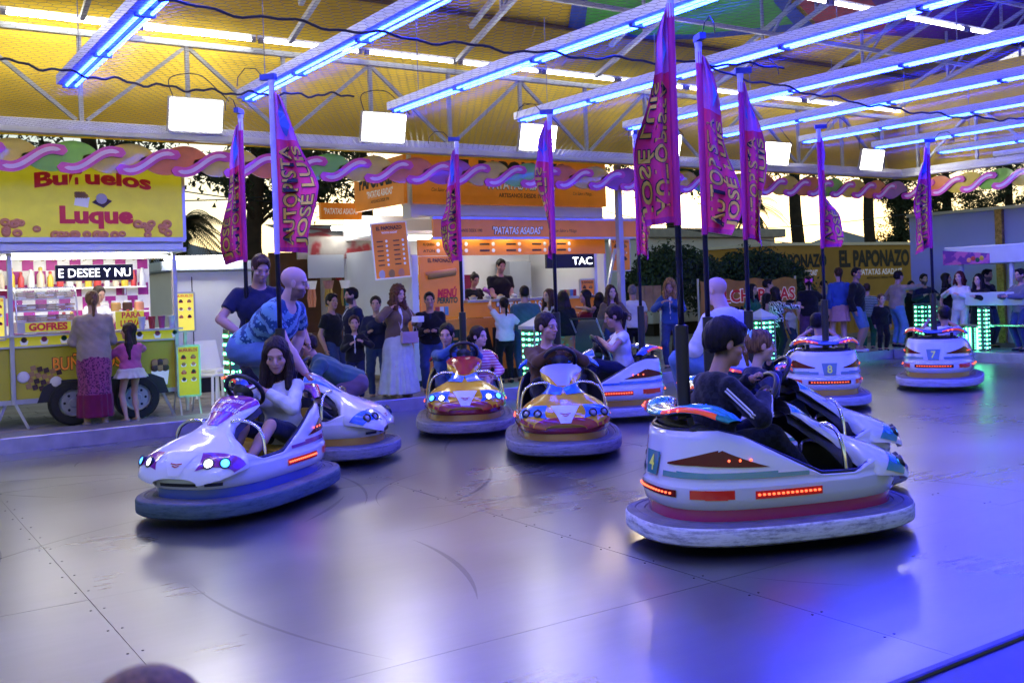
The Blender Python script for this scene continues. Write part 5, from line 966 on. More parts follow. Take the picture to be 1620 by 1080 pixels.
# waffle picture, cup picture and lettering on the lower body
wm = thing0('', t); 
for i in range(5):
    for j in range(4): MB().box((x0+.46+i*.075+j*.02, YT-.008, .66+j*.075-i*.018), (.062, .014, .062), Matrix.Rotation(R(-14), 3, 'Y')).obj('waffle_square', CHOC if (i*j+i) % 3 else WAF, t)
for dx, dz in ((-.02, .16), (.36, .07)): MB().lathe([(.075, 0), (.06, .012), (.02, .02)], 14, (x0+.42+dx, YT-.018, .62+dz), Matrix.Rotation(R(90), 3, 'X')).obj('cream_dollop', CREAM, t)
ft('BUÑUELOS', 2.72, .84, YT-.003, .16, SBLK, t, .86, bold=.05); ft('BUÑUELOS', 2.72, .84, YT-.007, .16, SORG, t, .84, bold=.02)
MB().prism([(-.09, 0), (.09, 0), (.12, .19), (-.12, .19)], (3.64, YT-.004, .55), (1, 0, 0), (0, 0, 1), (0, -1, 0), .008).obj('cup_picture', SWHT, t)
for k in range(6): MB().lathe([(.052, 0), (.045, .015), (.02, .02)], 12, (3.57+.07*(k % 3), YT-.012, .78+.07*(k//3)), Matrix.Rotation(R(90), 3, 'X')).obj('dough_ball_picture', WAF if k % 2 else CHOC, t)
for k in range(9):
    if 3 < k < 6: continue
    x = x0+.42+k*.235; MB().prism([(-.035, 0), (.035, 0), (.05, .055), (-.05, .055)], (x, YT-.034, 1.185), (1, 0, 0), (0, 0, 1), (0, -1, 0), .005).obj('cup_picture', SWHT, t); MB().lathe([(.036, 0), (.025, .012)], 10, (x, YT-.038, 1.25), Matrix.Rotation(R(90), 3, 'X')).obj('topping_picture', (CHOC, MATS['pink_c'], MATS['green_c'])[k % 3], t)
rebase(t, (2.7, YT, GZ))
# sign of the trailer
t = thing('trailer_sign', 'large yellow sign with red lettering and doughnuts on the trailer roof', 'sign')
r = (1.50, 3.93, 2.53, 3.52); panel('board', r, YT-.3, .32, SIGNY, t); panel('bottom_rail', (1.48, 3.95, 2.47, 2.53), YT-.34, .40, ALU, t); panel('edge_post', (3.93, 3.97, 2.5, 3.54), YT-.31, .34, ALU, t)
ft('Buñuelos', 2.82, 3.22, YT-.303, .17, SREDT, t, 1.42, bold=.045, arc=.06); ft('Luque', 2.84, 2.72, YT-.303, .20, SREDT, t, .90, bold=.05)
rotx = Matrix.Rotation(R(90), 3, 'X')
rn = random.Random(3)
for k in range(34):
    x = rn.choice((rn.uniform(1.6, 2.15), rn.uniform(3.3, 3.85), rn.uniform(2.15, 3.3))); z = 2.56+rn.uniform(0, .16)*(1 if x < 2.2 or x > 3.25 else .1); rr = rn.uniform(.045, .07)
    MB().tube([(x+rr*.62*math.cos(a), YT-.306-.002*(k % 4), z+rr*.62*math.sin(a)*rn.uniform(.8, .8)) for a in np.linspace(0, 2*math.pi, 14, endpoint=False)], rr*.38, 6, closed=True).obj('doughnut_picture', DOUGH, t, smooth=True)
box('carton_picture', (2.66, YT-.305, 2.99), (.17, .012, .13), SWHT, t, Matrix.Rotation(R(10), 3, 'Y')); MB().prism([(-.12, 0), (.02, -.07), (.13, .02), (.0, .09)], (2.90, YT-.302, 2.98), (1, 0, 0), (0, 0, 1), (0, -1, 0), .01).obj('waffle_picture', CHOC, t); MB().lathe([(.07, 0), (.05, .012), (.01, .02)], 12, (2.90, YT-.312, 3.03), rotx).obj('cream_picture', CREAM, t)
for k in range(9): MB().lathe([(.03, 0), (.02, .012)], 8, (2.60+.028*(k % 5), YT-.312, 3.06+.028*(k//5)), rotx).obj('dough_ball_picture', WAF, t)
MB().prism([(.035*math.sin(q*math.pi/5)*(1 if q % 2 == 0 else .45), .035*math.cos(q*math.pi/5)*(1 if q % 2 == 0 else .45)) for q in range(10)], (3.80, YT-.302, 3.44), (1, 0, 0), (0, 0, 1), (0, -1, 0), .004).obj('star', SREDT, t)
rebase(t, (2.7, YT, 2.5))
led_sign('black LED display with white running letters E DESEE Y NU', (2.37, 3.33, 1.98, 2.19), YT-.02, 'E DESEE Y NU', (.5, .93))
# goods in the trailer
def bottle(label, x, y, z, h_, mt, cap, group): 
    b = thing('sauce_bottle', label, 'bottle', (x, y, z), group=group); MB().lathe([(h_*.16, 0), (h_*.17, .01), (h_*.17, h_*.62), (h_*.08, h_*.78), (h_*.08, h_*.84)], 12).obj('body', mt, b, smooth='auto'); MB().lathe([(h_*.09, h_*.84), (h_*.09, h_*.97), (h_*.03, h_)], 10).obj('cap', cap, b)
BOT = [M('bottle_white', (.7, .7, .68), .4), M('bottle_red', (.45, .04, .04), .4), M('bottle_yellow', (.6, .42, .04), .4), M('bottle_cream', (.62, .52, .38), .4)]
sh_ = thing('wall_shelf', 'white shelf along the back wall of the doughnut trailer', 'shelf', (0, 0, 0)); panel('board', (x0+.05, x1-.1, 1.895, 1.915), YT+1.2, .2, SWHT, sh_); panel('bracket', (x0+.3, x0+.32, 1.80, 1.892), YT+1.25, .15, ALU, sh_); panel('bracket', (x1-.4, x1-.38, 1.80, 1.892), YT+1.25, .15, ALU, sh_)
for k in range(17): bottle('sauce bottle standing on the back shelf of the doughnut trailer', x0+.22+k*.125, YT+1.30, 1.915, .24+.03*(k % 3), BOT[(k*7) % 4], BOT[(k*5+1) % 3], 'bottles on the trailer shelf')
for k in range(5): bottle('sauce bottle standing on the trailer counter beside the vendor', 2.62+.10*k+(.55 if k > 1 else 0), YT+.95, 1.32, .26, BOT[k % 4], BOT[(k+1) % 3], 'bottles on the trailer counter')
for k in range(4):
    j = thing('glass_jar', 'round jar with pale lid on the doughnut trailer shelf', 'jar', (3.18+.16*k, YT+1.1, 1.56), group='jars in the trailer'); MB().lathe([(.065, 0), (.07, .02), (.07, .11), (.055, .125)], 14).obj('jar_body', (CREAM, WAF, CHOC, DOUGH)[k], j, smooth='auto'); MB().lathe([(.058, .125), (.058, .15)], 14).obj('lid', BOT[0], j)
js = tag(panel('jar_shelf', (3.05, 3.78, 1.535, 1.56), YT+1.0, .25, SWHT, None), 'short white shelf carrying jars in the doughnut trailer', 'shelf')
dc = thing('display_case', 'curved glass display case filled with waffles on the trailer counter', 'display case'); 
panel('base', (1.90, 2.62, 1.33, 1.47), YT-.02, .45, ALU, dc); panel('shelf', (1.92, 2.60, 1.60, 1.615), YT+.05, .36, ALU, dc); panel('shelf', (1.92, 2.60, 1.755, 1.77), YT+.10, .30, ALU, dc); panel('top', (1.90, 2.62, 1.90, 1.915), YT+.16, .27, ALU, dc)
MB().grid(lambda u, v: (1.90+.72*u, YT-.02+.19*(1-math.cos(v*math.pi/2)), 1.47+.44*math.sin(v*math.pi/2)), 2, 10).obj('front_glass', GLASS, dc, smooth=True)
for s in (1.895, 2.615): MB().tube([(s, YT-.02+.19*(1-math.cos(v*math.pi/12)), 1.47+.44*math.sin(v*math.pi/12)) for v in range(7)], .010, 6).obj('end_frame', ALU, dc)
ft('GOFRES', 2.26, 1.365, YT-.024, .085, SREDT, dc, .46, bold=.05); panel('name_strip', (1.99, 2.53, 1.345, 1.462), YT-.0225, .004, SIGNY, dc)
rebase(dc, (2.26, YT, 1.33))
for k in range(18):
    lv = k//6; w = thing('waffle_stack', 'stack of golden waffles in the glass display case', 'waffle', (1.98+.115*(k % 6), YT+.2+.03*lv, (1.475, 1.617, 1.772)[lv]), group='waffles in the display case')
    for q in range(3): MB().box((0, 0, .012+.027*q), (.10, .14, .022), Matrix.Rotation(R((k*37+q*20) % 25), 3, 'Z')).obj('waffle', WAF if (k+q) % 4 else CREAM, w, bevel=.004)
t = thing('takeaway_sign', 'yellow card sign reading PARA LLEVAR on the trailer counter', 'sign'); r = rect(183, 492, 228, 520, YT+.1); panel('card', r, YT+.1, .012, SIGNY, t); ft('PARA', (r[0]+r[1])/2+.02, r[2]+.15, YT+.099, .075, SREDT, t, .25, bold=.03); ft('LLEVAR', (r[0]+r[1])/2+.04, r[2]+.04, YT+.099, .075, SREDT, t, .33, bold=.03); rebase(t, (r[0], YT+.1, r[2]))
for k in range(4): tag(MB().lathe([(.035, 0), (.05, .16), (.055, .165)], 12, caps=True).obj('paper_cup', (BOT[0], BOT[1], MATS['pink_c'], BOT[0])[k], loc=(3.42+.13*k, YT-.02, 1.316), smooth='auto'), 'paper cup standing at the serving hatch of the doughnut trailer', 'cup', 'cups at the trailer hatch')
def menu(label, r, Y, mt, head, rows, red=SREDT, feet=True, tilt=0.):
    b = thing('menu_board', label, 'menu board'); x0, x1, z0, z1 = r; panel('board', r, Y, .03, mt, b, .004); w = x1-x0; H_ = z1-z0
    for a in ((x0-.012, x0+.012, z0, z1), (x1-.012, x1+.012, z0, z1)): panel('frame', a, Y-.006, .045, ALU, b)
    for a in ((x0, x1, z1-.012, z1+.012), (x0, x1, z0-.012, z0+.012)): panel('frame', a, Y-.008, .045, ALU, b)
    ft(head, (x0+x1)/2, z1-H_*.11, Y-.002, H_*.055, red, b, w*.82, bold=.03)
    for j in range(rows):
        for i in (0, 1):
            cx_ = x0+w*(.28+.44*i); cz = z1-H_*(.24+.60*j/rows); MB().prism([(-w*.10, -H_*.02), (w*.10, -H_*.02), (w*.13, H_*.025), (-w*.13, H_*.025)], (cx_, Y-.001, cz), (1, 0, 0), (0, 0, 1), (0, -1, 0), .003).obj('picture', SWHT if j % 2 else red, b); MB().lathe([(w*.09, 0), (w*.06, .004)], 10, (cx_, Y-.004, cz+H_*.03), rotx).obj('picture', (CHOC, WAF, DOUGH)[(i+j) % 3], b)
    if feet:
        for x in (x0+.02, x1-.02): MB().bar((x, Y+.02, z0), (x-.02, Y-.14, GZ), .018).obj('stand_leg', ALU, b); MB().bar((x, Y+.03, z1-.1), (x+.02, Y+.40, GZ), .018).obj('stand_leg', ALU, b)
    return rebase(b, ((x0+x1)/2, Y, GZ if feet else z0))
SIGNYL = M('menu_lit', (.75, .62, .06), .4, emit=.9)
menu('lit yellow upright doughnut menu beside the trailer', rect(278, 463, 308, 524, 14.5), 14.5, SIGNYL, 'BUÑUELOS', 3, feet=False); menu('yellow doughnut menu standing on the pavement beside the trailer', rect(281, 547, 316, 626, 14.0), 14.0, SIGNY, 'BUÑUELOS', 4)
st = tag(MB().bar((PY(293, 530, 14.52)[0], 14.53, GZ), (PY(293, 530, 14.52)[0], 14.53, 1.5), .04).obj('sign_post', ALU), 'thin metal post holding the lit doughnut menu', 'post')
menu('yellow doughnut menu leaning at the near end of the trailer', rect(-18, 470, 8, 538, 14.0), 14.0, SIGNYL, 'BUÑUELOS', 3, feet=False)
# ---- orange potato stall
YP_ = 14.75
t = thing('potato_stall', 'orange baked potato trailer with lit sign boards and a serving hatch', 'food stall')
def pr(a, b, c, d): return rect(a, b, c, d, YP_)
top_ = pr(651, 252, 958, 324); X0, X1 = top_[0], top_[1]; XE = PY(1022, 400, YP_)[0]; YB = YP_+2.6
panel('sign_box', top_, YP_, .25, SORG, t); panel('sign_edge', (X0-.05, X0, top_[2]-.03, top_[3]), YP_-.01, .3, TRW, t); panel('fascia', pr(651, 325, 955, 346), YP_+.02, .3, TRW, t, .01)
sz0, sz1 = PX(605, 338, X0-.05)[2], PX(605, 275, X0-.05)[2]
box('side_sign', (X0-.08, YP_+1.02, (top_[2]+top_[3])/2), (.06, 1.9, top_[3]-top_[2]), SORG, t)
text('PAPONAZO', (X0-.113, YP_+1.0, top_[2]+.38), (0, -1, 0), (0, 0, 1), .22, SBLK, t, width=1.5, bold=.05); text('"PATATAS ASADAS"', (X0-.113, YP_+.95, top_[2]+.20), (0, -1, 0), (0, 0, 1), .11, SWHT, t, width=1.0, bold=.03); text('ARTESANOS DESDE 1990', (X0-.113, YP_+.95, top_[2]+.10), (0, -1, 0), (0, 0, 1), .05, SBLK, t, width=.7)
cxm = (X0+X1)/2
ft('EL PAPONAZO', cxm, top_[3]-.32, YP_-.002, .26, SBLK, t, 2.4, bold=.06); ft('"PATATAS ASADAS"', cxm+.15, top_[2]+.27, YP_-.002, .15, SBLK, t, 1.58, bold=.055); ft('"PATATAS ASADAS"', cxm+.15, top_[2]+.275, YP_-.006, .145, SWHT, t, 1.55, bold=.025); ft('ARTESANOS DESDE 1990', cxm+.15, top_[2]+.13, YP_-.002, .07, SBLK, t, 1.0, bold=.02)
ft('Con Sabor a Málaga...', X0+.62, top_[2]+.20, YP_-.002, .06, SBLK, t, .50, shear=.4, bold=.0); ft('Con Sabor a Málaga...', X1-.55, top_[2]+.20, YP_-.002, .06, SBLK, t, .46, shear=.4, bold=.0)
aw = rect(660, 348, 1022, 375, YP_-.5); panel('awning_front', (X0+.1, aw[1], aw[2], aw[3]), YP_-.5, .05, SORG, t); panel('awning_rail', (X0+.08, aw[1]+.02, aw[3], aw[3]+.035), YP_-.52, .09, ALU, t); panel('awning_rail', (X0+.08, aw[1]+.02, aw[2]-.035, aw[2]), YP_-.52, .09, ALU, t)
MB().add([(X0+.1, YP_-.5, aw[3]+.03), (aw[1], YP_-.5, aw[3]+.03), (aw[1], YP_+.1, aw[3]+.12), (X0+.1, YP_+.1, aw[3]+.12)], [(0, 1, 2, 3)]).obj('awning_sheet', TRW, t)
ft('"PATATAS ASADAS"', X0+1.75, aw[2]+.05, YP_-.503, .12, SBLK, t, 1.05, bold=.05, shear=.2); ft('"PATATAS ASADAS"', X0+1.75, aw[2]+.053, YP_-.507, .115, SWHT, t, 1.02, bold=.02, shear=.2); ft('ARTESANOS DESDE 1990', X0+.75, aw[2]+.085, YP_-.503, .05, SBLK, t, .55); ft('Con Sabor a Málaga', X0+2.75, aw[2]+.085, YP_-.503, .055, SBLK, t, .5, shear=.4, bold=.0)
ib = pr(662, 378, 957, 403); panel('inner_board', ib, YP_, .05, SORG, t)
for k in range(5): panel('lamp_tube', (X0+.35+k*.62, X0+.75+k*.62, ib[3]+.03, ib[3]+.055), YP_-.12, .04, LAMPS, t)
for k in range(6):
    for j in range(2): (ft(('ATÚN', 'AL QUESO')[j], X0+.28, ib[2]+.06+j*.11, YP_-.002, .04, SBLK, t, .22, bold=.02) if k == 0 else box('text_bar', (X0+.28+k*.55, YP_-.003, ib[2]+.08+j*.11), (.2, .004, .03), SBLK, t)); MB().lathe([(.035, 0), (.03, .004)], 10, (X0+.46+k*.55, YP_-.002, ib[2]+.08+j*.11), rotx).obj('price_spot', SWHT, t)
hz0, hz1 = pr(735, 405, 880, 472)[2:]; hx0, hx1 = PY(735, 440, YP_)[0], PY(945, 440, YP_)[0]; px0, px1 = PY(665, 450, YP_)[0], PY(731, 450, YP_)[0]
pst = (px0, px1, PY(700, 502, YP_)[2], ib[2]-.01); panel('poster', pst, YP_, .05, SORG, t); ft('EL PAPONAZO', (px0+px1)/2, pst[3]-.10, YP_-.002, .06, SBLK, t, .5, bold=.03); ft('MENÚ', (px0+px1)/2+.10, pst[2]+.34, YP_-.006, .13, SREDT, t, .38, bold=.05, shear=.15); ft('PERRITO', (px0+px1)/2+.10, pst[2]+.24, YP_-.006, .09, MATS['green_c'], t, .40, bold=.04, shear=.15)
MB().tube([((px0+px1)/2-.26, YP_-.005, pst[3]-.33), ((px0+px1)/2+.26, YP_-.005, pst[3]-.27)], .06, 10).obj('hot_dog_picture', WAF, t, smooth=True); MB().tube([((px0+px1)/2-.30, YP_-.02, pst[3]-.29), ((px0+px1)/2+.28, YP_-.02, pst[3]-.23)], .03, 8).obj('hot_dog_picture', DOUGH, t, smooth=True)
for k in range(3): box('drink_picture', (px0+.30+.09*k, YP_-.004, pst[2]+.11), (.07, .012, .14), (BOT[1], BOT[0], MATS['sky_c'])[k], t)
panel('post', (px0-.17, px0-.05, GZ+.1, ib[2]+.02), YP_-.03, .10, TRW, t, .008); panel('hatch_edge', (px1+.03, hx1, hz0-.045, hz0), YP_-.12, .3, ALU, t, .006); panel('hatch_post', (px1, px1+.05, hz0, ib[2]), YP_, .08, TRW, t); panel('hatch_post', (hx1-.05, hx1, hz0, ib[2]), YP_, .08, TRW, t)
lp = (px1+.02, hx1, PY(800, 500, YP_)[2], hz0-.05); panel('counter_panel', lp, YP_-.02, .1, SORG, t); ft('"PATATAS ASADAS"', (lp[0]+lp[1])/2-.1, lp[2]+.07, YP_-.022, .17, SBLK, t, 1.45, bold=.06); ft('"PATATAS ASADAS"', (lp[0]+lp[1])/2-.1, lp[2]+.075, YP_-.027, .165, SWHT, t, 1.42, bold=.025)
panel('lower_body', (px0-.2, X1, GZ+.18, lp[2]-.01), YP_-.0, .1, SORG2, t); ft('EL PAPONAZO', (px0+X1)/2-.3, GZ+.45, YP_-.003, .42, SBLK, t, 2.4, bold=.07); panel('plinth', (px0-.2, X1, GZ, GZ+.17), YP_+.03, .08, SBLK, t)
panel('back_wall', (X0-.05, X1+.1, .3, top_[2]), YB, .06, TRW, t); panel('floor', (X0, X1, .47, .53), YP_+.12, 2.4, ALU, t); panel('ceiling', (X0-.05, X1+.05, ib[3]+.12, ib[3]+.16), YP_+.26, 2.3, SWHT, t)
box('side_wall', (X0-.02, YP_+1.35, 1.35), (.05, 2.45, 2.2), TRW, t); box('side_wall', (X1+.02, YP_+1.35, 1.35), (.05, 2.45, 2.2), TRW, t); panel('lamp_strip', (X0+.3, X1-.3, ib[3]+.06, ib[3]+.10), YP_+1.2, .1, LAMPS, t)
panel('shelf', (px1+.1, hx0+.9, hz0+.34, hz0+.36), YB-.3, .3, ALU, t); panel('fridge_poster', (hx0+1.05, hx0+1.75, hz0-.1, hz0+.48), YB-.02, .015, MATS['wine_c'], t); panel('drinks_fridge', (hx1-.62, hx1-.1, .55, ib[2]-.05), YB-.6, .5, M('fridge_glass', (.25, .28, .34), .15, coat=1), t)
gx = hx1+.05
MB().prism([(0, 0), (.05, 0), (.42, 1.35), (.37, 1.35)], (gx, YP_-.02, GZ+.9), (1, 0, 0), (0, 0, 1), (0, 1, 0), .04).obj('awning_strut', ALU, t)
rebase(t, (cxm, YP_, GZ))
m1 = thing('menu_board', 'orange potato price board hanging on the corner of the potato stall', 'menu board'); mc = Vector(DP(618, 396, PY(650, 396, YP_-.25) @ fw - 0.0)); mc = Vector(PY(618, 396, YP_-.28)); q = Matrix.Rotation(R(-4), 3, 'Y') @ Matrix.Rotation(R(-12), 3, 'Z')
def onb(x, z, y=0): return q @ Vector((x, y, z))
MB().box((0, 0, 0), (.56, .03, .86), q).obj('board', SORG, m1); 
for a, b in (((-.29, 0), (.02, .9)), ((.29, 0), (.02, .9))): MB().box(onb(*a, -.005), (b[0], .045, b[1]), q).obj('frame', SWHT, m1)
for z in (-.44, .44): MB().box(onb(0, z, -.006), (.6, .045, .02), q).obj('frame', SWHT, m1)
text('EL PAPONAZO', onb(0, .33, -.017), q @ Vector((1, 0, 0)), q @ Vector((0, 0, 1)), .055, SBLK, m1, width=.42, bold=.04); text('"PATATAS ASADAS"', onb(0, .27, -.017), q @ Vector((1, 0, 0)), q @ Vector((0, 0, 1)), .03, SWHT, m1, width=.26, bold=.03)
for j in range(6):
    for i in (0, 1):
        MB().box(onb(-.17+.27*i, .15-.075*j, -.017), (.10, .004, .018), q).obj('text_bar', SBLK, m1); MB().lathe([(.022, 0), (.02, .004)], 9, onb(-.06+.27*i, .15-.075*j, -.017), rotx).obj('price_spot', SWHT, m1)
for k in range(3): MB().lathe([(.07, 0), (.055, .006), (.02, .008)], 14, onb(-.17+.16*k, -.37, -.016), rotx).obj('potato_picture', (CREAM, WAF, DOUGH)[k], m1)
m1.location = mc
r = pr(862, 402, 937, 424); led_sign('black LED display with white letters TAC over the serving hatch', r, YP_-.06, 'TAC', (.74, .42))
menu('orange snack price board on the right of the potato stall hatch', pr(919, 442, 941, 497), YP_-.0, SORG, 'EL PAPONAZO', 3, SBLK, False); menu('orange snack price board on the open side flap of the potato stall', pr(972, 378, 1002, 428), YP_+.1, SORG, 'EL PAPONAZO', 3, SBLK, False)
plush = thing('inflatable_toy', 'purple inflatable octopus toy inside the potato stall', 'toy', (hx0+1.25, YB-.7, .55)); PURP = M('balloon_purple', (.22, .04, .35), .25, coat=1)
MB().lathe([(.03, .62), (.18, .66), (.24, .8), (.22, .95), (.10, 1.05), (.02, 1.07)], 18).obj('head', PURP, plush, smooth=True)
for k in range(4): MB().tube(smooth_path([(.1*math.cos(k*1.6), -.05, .68), (.34*math.cos(k*1.6), -.1, .85+.1*(k % 2)), (.42*math.cos(k*1.6), -.1, 1.05), (.26*math.cos(k*1.6), -.1, 1.15)]), .05, 8).obj('arm', PURP, plush, smooth=True)
for k in range(5):
    bx_ = thing('serving_tin', 'foil wrapped tray on the serving hatch of the potato stall', 'tray', (px1+.25+.28*k, YP_+.06, hz0), group='foil trays on the hatch'); MB().lathe([(.06, 0), (.08, .05), (.084, .052)], 14).obj('tray', M('foil', (.7, .7, .72), .25, .9, bump=.6), bx_); MB().lathe([(.062, .045), (.03, .075), (.01, .08)], 12).obj('filling', (WAF, CREAM)[k % 2], bx_, smooth=True)
for k in range(14):
    if k < 9: tag(MB().box((0, 0, .07), (.13, .12, .14)).obj('food_carton', (BOT[1], SWHT, BOT[2], SORG2, BOT[3])[k % 5], loc=(px1+.16+.15*k, YB-.16, hz0+.362), rz=.1*(k % 3)), 'food carton on the back shelf of the potato stall', 'carton', 'cartons in the potato stall')
    else: tag(MB().lathe([(.03, 0), (.032, .11), (.028, .118)], 12).obj('drink_can', (BOT[1], MATS['sky_c'], BOT[2])[k % 3], loc=(hx1-.5-.075*(k-9), YP_+.05, hz0+.0), smooth='auto'), 'drink can standing on the serving hatch', 'can', 'cans on the serving hatch')
for k in range(4):
    u_ = thing('kitchen_utensil', 'dark cooking utensil hanging on the kitchen wall', 'utensil', (px1+.25+.10*k, YB-.03, hz0+.30), group='hanging utensils'); MB().tube([(0, 0, 0), (0, 0, -.2)], .008, 6).obj('handle', SBLK, u_); MB().lathe([(.005, -.28), (.03, -.25), (.03, -.21), (.008, -.19)], 10).obj('head', SBLK, u_)
ov = thing('potato_oven', 'steel potato oven at the back of the stall', 'oven', (hx0+.75, YB-.35, .53)); MB().box((0, 0, .45), (.7, .5, .9)).obj('case', ALU, ov, bevel=.015); MB().box((0, -.255, .52), (.56, .012, .34)).obj('door', M('oven_glass', (.05, .02, .01), .1, emit=.3, ecol=(1, .35, .08)), ov); MB().tube([(-.25, -.29, .74), (.25, -.29, .74)], .012, 8).obj('handle', CHR, ov)
for k in range(3): MB().lathe([(.022, 0), (.02, .02)], 10, (-.2+.2*k, -.255, .83), Matrix.Rotation(R(90), 3, 'X')).obj('knob', SBLK, ov)
# ---- toy stall between the stalls, white cabin, tents
t = thing('market_cabin', 'white box trailer with a pale roof behind the doughnut menus', 'trailer'); r = rect(272, 428, 400, 533, 17.); panel('body', (r[0], r[1], GZ+.25, r[3]), 17., 2.2, TRW, t, .02); panel('roof', (r[0]-.2, r[1]+.15, r[3], r[3]+.16), 16.85, 2.5, M('roof_pale', (.55, .63, .72), .5), t, .02); panel('plinth', (r[0]+.1, r[1]-.1, GZ, GZ+.25), 17.1, 2., SBLK, t); panel('door_seam', (r[0]+.33, r[0]+.345, GZ+.4, r[3]-.1), 16.995, .006, M('arch_black'), t); panel('lamp_strip', (r[0]-.1, r[0]+1.1, r[3]+.18, r[3]+.24), 16.7, .3, LAMPS, t); rebase(t, (r[0], 17, GZ))
t = thing('toy_stall', 'wooden toy stall with a red rose awning and hanging toys', 'stall'); r = rect(476, 388, 586, 600, 17.5); WOOD = M('stall_wood', (.16, .07, .03), .6, var=.3, scale=3); panel('back_wall', (r[0], r[1]+.2, GZ, 2.55), 19, .08, WOOD, t); panel('awning', (r[0]-.1, r[1]+.2, 2.35, 2.75), 17.3, .06, M('rose_awning', (.42, .40, .36), .7, pattern='blot', col2=(.35, .03, .04), pscale=1.6, var=.2), t)
MB().add([(r[0]-.1, 17.3, 2.75), (r[1]+.2, 17.3, 2.75), (r[1]+.2, 19, 3.1), (r[0]-.1, 19, 3.1)], [(0, 1, 2, 3)]).obj('awning_top', M('rose_awning'), t)
panel('white_board', (r[0]+.05, r[0]+.75, 2.0, 2.42), 17.2, .03, M('pale_board', (.55, .62, .66), .4), t); panel('counter', (r[0], r[1], GZ, 1.0), 17.4, .3, WOOD, t); panel('shop_sign', (r[0]+.25, r[0]+1.05, 3.05, 3.35), 17.0, .1, SORG, t); ft('"PATATAS ASADAS"', r[0]+.65, 3.15, 16.998, .10, SWHT, t, .7, bold=.03, shear=.2); panel('lamp_strip', (r[0]+.5, r[1]+.1, 2.86, 2.93), 17.0, .15, LAMPS, t); panel('drape', (r[1]-.55, r[1]-.33, 1.2, 2.35), 18.5, .05, M('drape', (.5, .5, .5), .8), t)
rebase(t, (r[0], 17.5, GZ))
for k in range(6):
    l_ = thing('paper_lantern', 'small red paper ball hanging in the toy stall', 'lantern', (r[0]+.95+.24*k, 17.9, 2.02+.06*(k % 2)), group='red balls in the toy stall'); MB().lathe([(.01, -.07), (.05, -.05), (.07, 0), (.05, .05), (.01, .07)], 12).obj('ball', M('ball_red', (.40, .02, .03), .5), l_, smooth=True); MB().tube([(0, 0, .07), (0, 0, .35)], .004, 4).obj('string', SBLK, l_)
for k in range(3):
    l_ = thing('hanging_toy', ('white bucket toy with orange tassels in the toy stall', 'pink bucket toy with yellow tassels in the toy stall', 'white bucket toy with blue and green tassels in the toy stall')[k], 'toy', (r[0]+.12+.33*k, 17.25, 1.80)); MB().lathe([(.07, 0), (.10, .14), (.105, .15)], 14).obj('bucket', (SWHT, MATS['blush_c'], SWHT)[k], l_)
    for q in range(6): MB().tube([(.05*math.cos(q), .05*math.sin(q), 0), (.07*math.cos(q), .07*math.sin(q), -.16), (.05*math.cos(q), .05*math.sin(q), -.32)], .018, 5).obj('tassel', (DOUGH, BOT[2], MATS['green_c'], MATS['sky_c'])[(q+k) % 4 if k == 2 else k % 2], l_)
for k in range(2):
    c_ = thing('plastic_chair', 'white plastic chair stacked near the white cabin', 'chair', (PY(340+10*k, 590, 15.2)[0], 15.2+.1*k, GZ+.06*k), R(200), 'stacked white chairs'); 
    box('seat', (0, 0, .43), (.42, .42, .03), SWHT, c_, bevel=.01); MB().grid(lambda u, v: (-.2+.4*u, -.2-.12*v-.03*math.sin(math.pi*u), .45+.42*v), 7, 6).obj('backrest', SWHT, c_, smooth=True)
    for sx in (-1, 1):
        for sy in (-1, 1): MB().bar((sx*.19, sy*.19, .42), (sx*.24, sy*.24, 0), .035).obj('leg', SWHT, c_)
def tent(label, px, py, wpx, Y):
    p = PY(px, py, Y); w = wpx/F*(p @ fw); t = thing('marquee_tent', label, 'tent', (p[0], Y, GZ), group='pale marquee tents'); zt = p[2]-GZ; e = zt*.72; CAN = M('tent_canvas', (.52, .52, .54), .7, var=.08, scale=1)
    MB().add([(-w/2, 0, e), (w/2, 0, e), (w/2, w, e), (-w/2, w, e), (0, w/2, zt)], [(0, 1, 4), (1, 2, 4), (2, 3, 4), (3, 0, 4)]).obj('roof', CAN, t); MB().box((0, w/2, e/2), (w*.98, w*.98, e-.02)).obj('walls', CAN, t)
tent('pale pointed marquee behind the white cabin', 325, 375, 260, 27); tent('pale pointed marquee behind the orange container', 1395, 360, 150, 30); tent('low brown marquee between the trees', 1210, 362, 190, 34); tent('pale marquee at the back behind the toy stall', 560, 410, 240, 30); tent('pale marquee at the back beyond the yellow trailer', 60, 400, 260, 30)
# ---- right hand background
t = thing('cargo_container', 'orange steel container lettered in black behind the crowd', 'container'); OC = M('container_orange', (.62, .33, .03), .5, var=.15, scale=1.5); r = rect(1222, 388, 1443, 520, 18.2); panel('body', (r[0], r[1], GZ, r[3]), 18.2, 2.4, OC, t); panel('top_rail', (r[0]-.05, r[1]+.05, r[3], r[3]+.08), 18.15, 2.5, ALU, t)
for k in range(24): panel('rib', (r[0]+.05+(r[1]-r[0])*k/24, r[0]+.05+(r[1]-r[0])*(k+.35)/24, GZ+.1, GZ+.62), 18.185, .02, OC, t)
wd = r[1]-r[0]; ft('EL PAPONAZO', r[0]+wd*.72, PY(1380, 420, 18.2)[2], 18.197, .42, SBLK, t, wd*.53, bold=.05); ft('PAPONAZO', r[0]+wd*.20, PY(1265, 422, 18.2)[2], 18.197, .32, SBLK, t, wd*.33, bold=.05); ft('"PATATAS ASADAS"', r[0]+wd*.75, PY(1380, 434, 18.2)[2], 18.197, .15, SWHT, t, wd*.34, bold=.03); ft('"PATATAS ASADAS"', r[0]+wd*.2, PY(1265, 436, 18.2)[2], 18.197, .14, SWHT, t, wd*.2, bold=.03); ft('ARTESANOS DESDE 1990', r[0]+wd*.75, PY(1380, 441, 18.2)[2], 18.197, .06, SBLK, t, wd*.2)
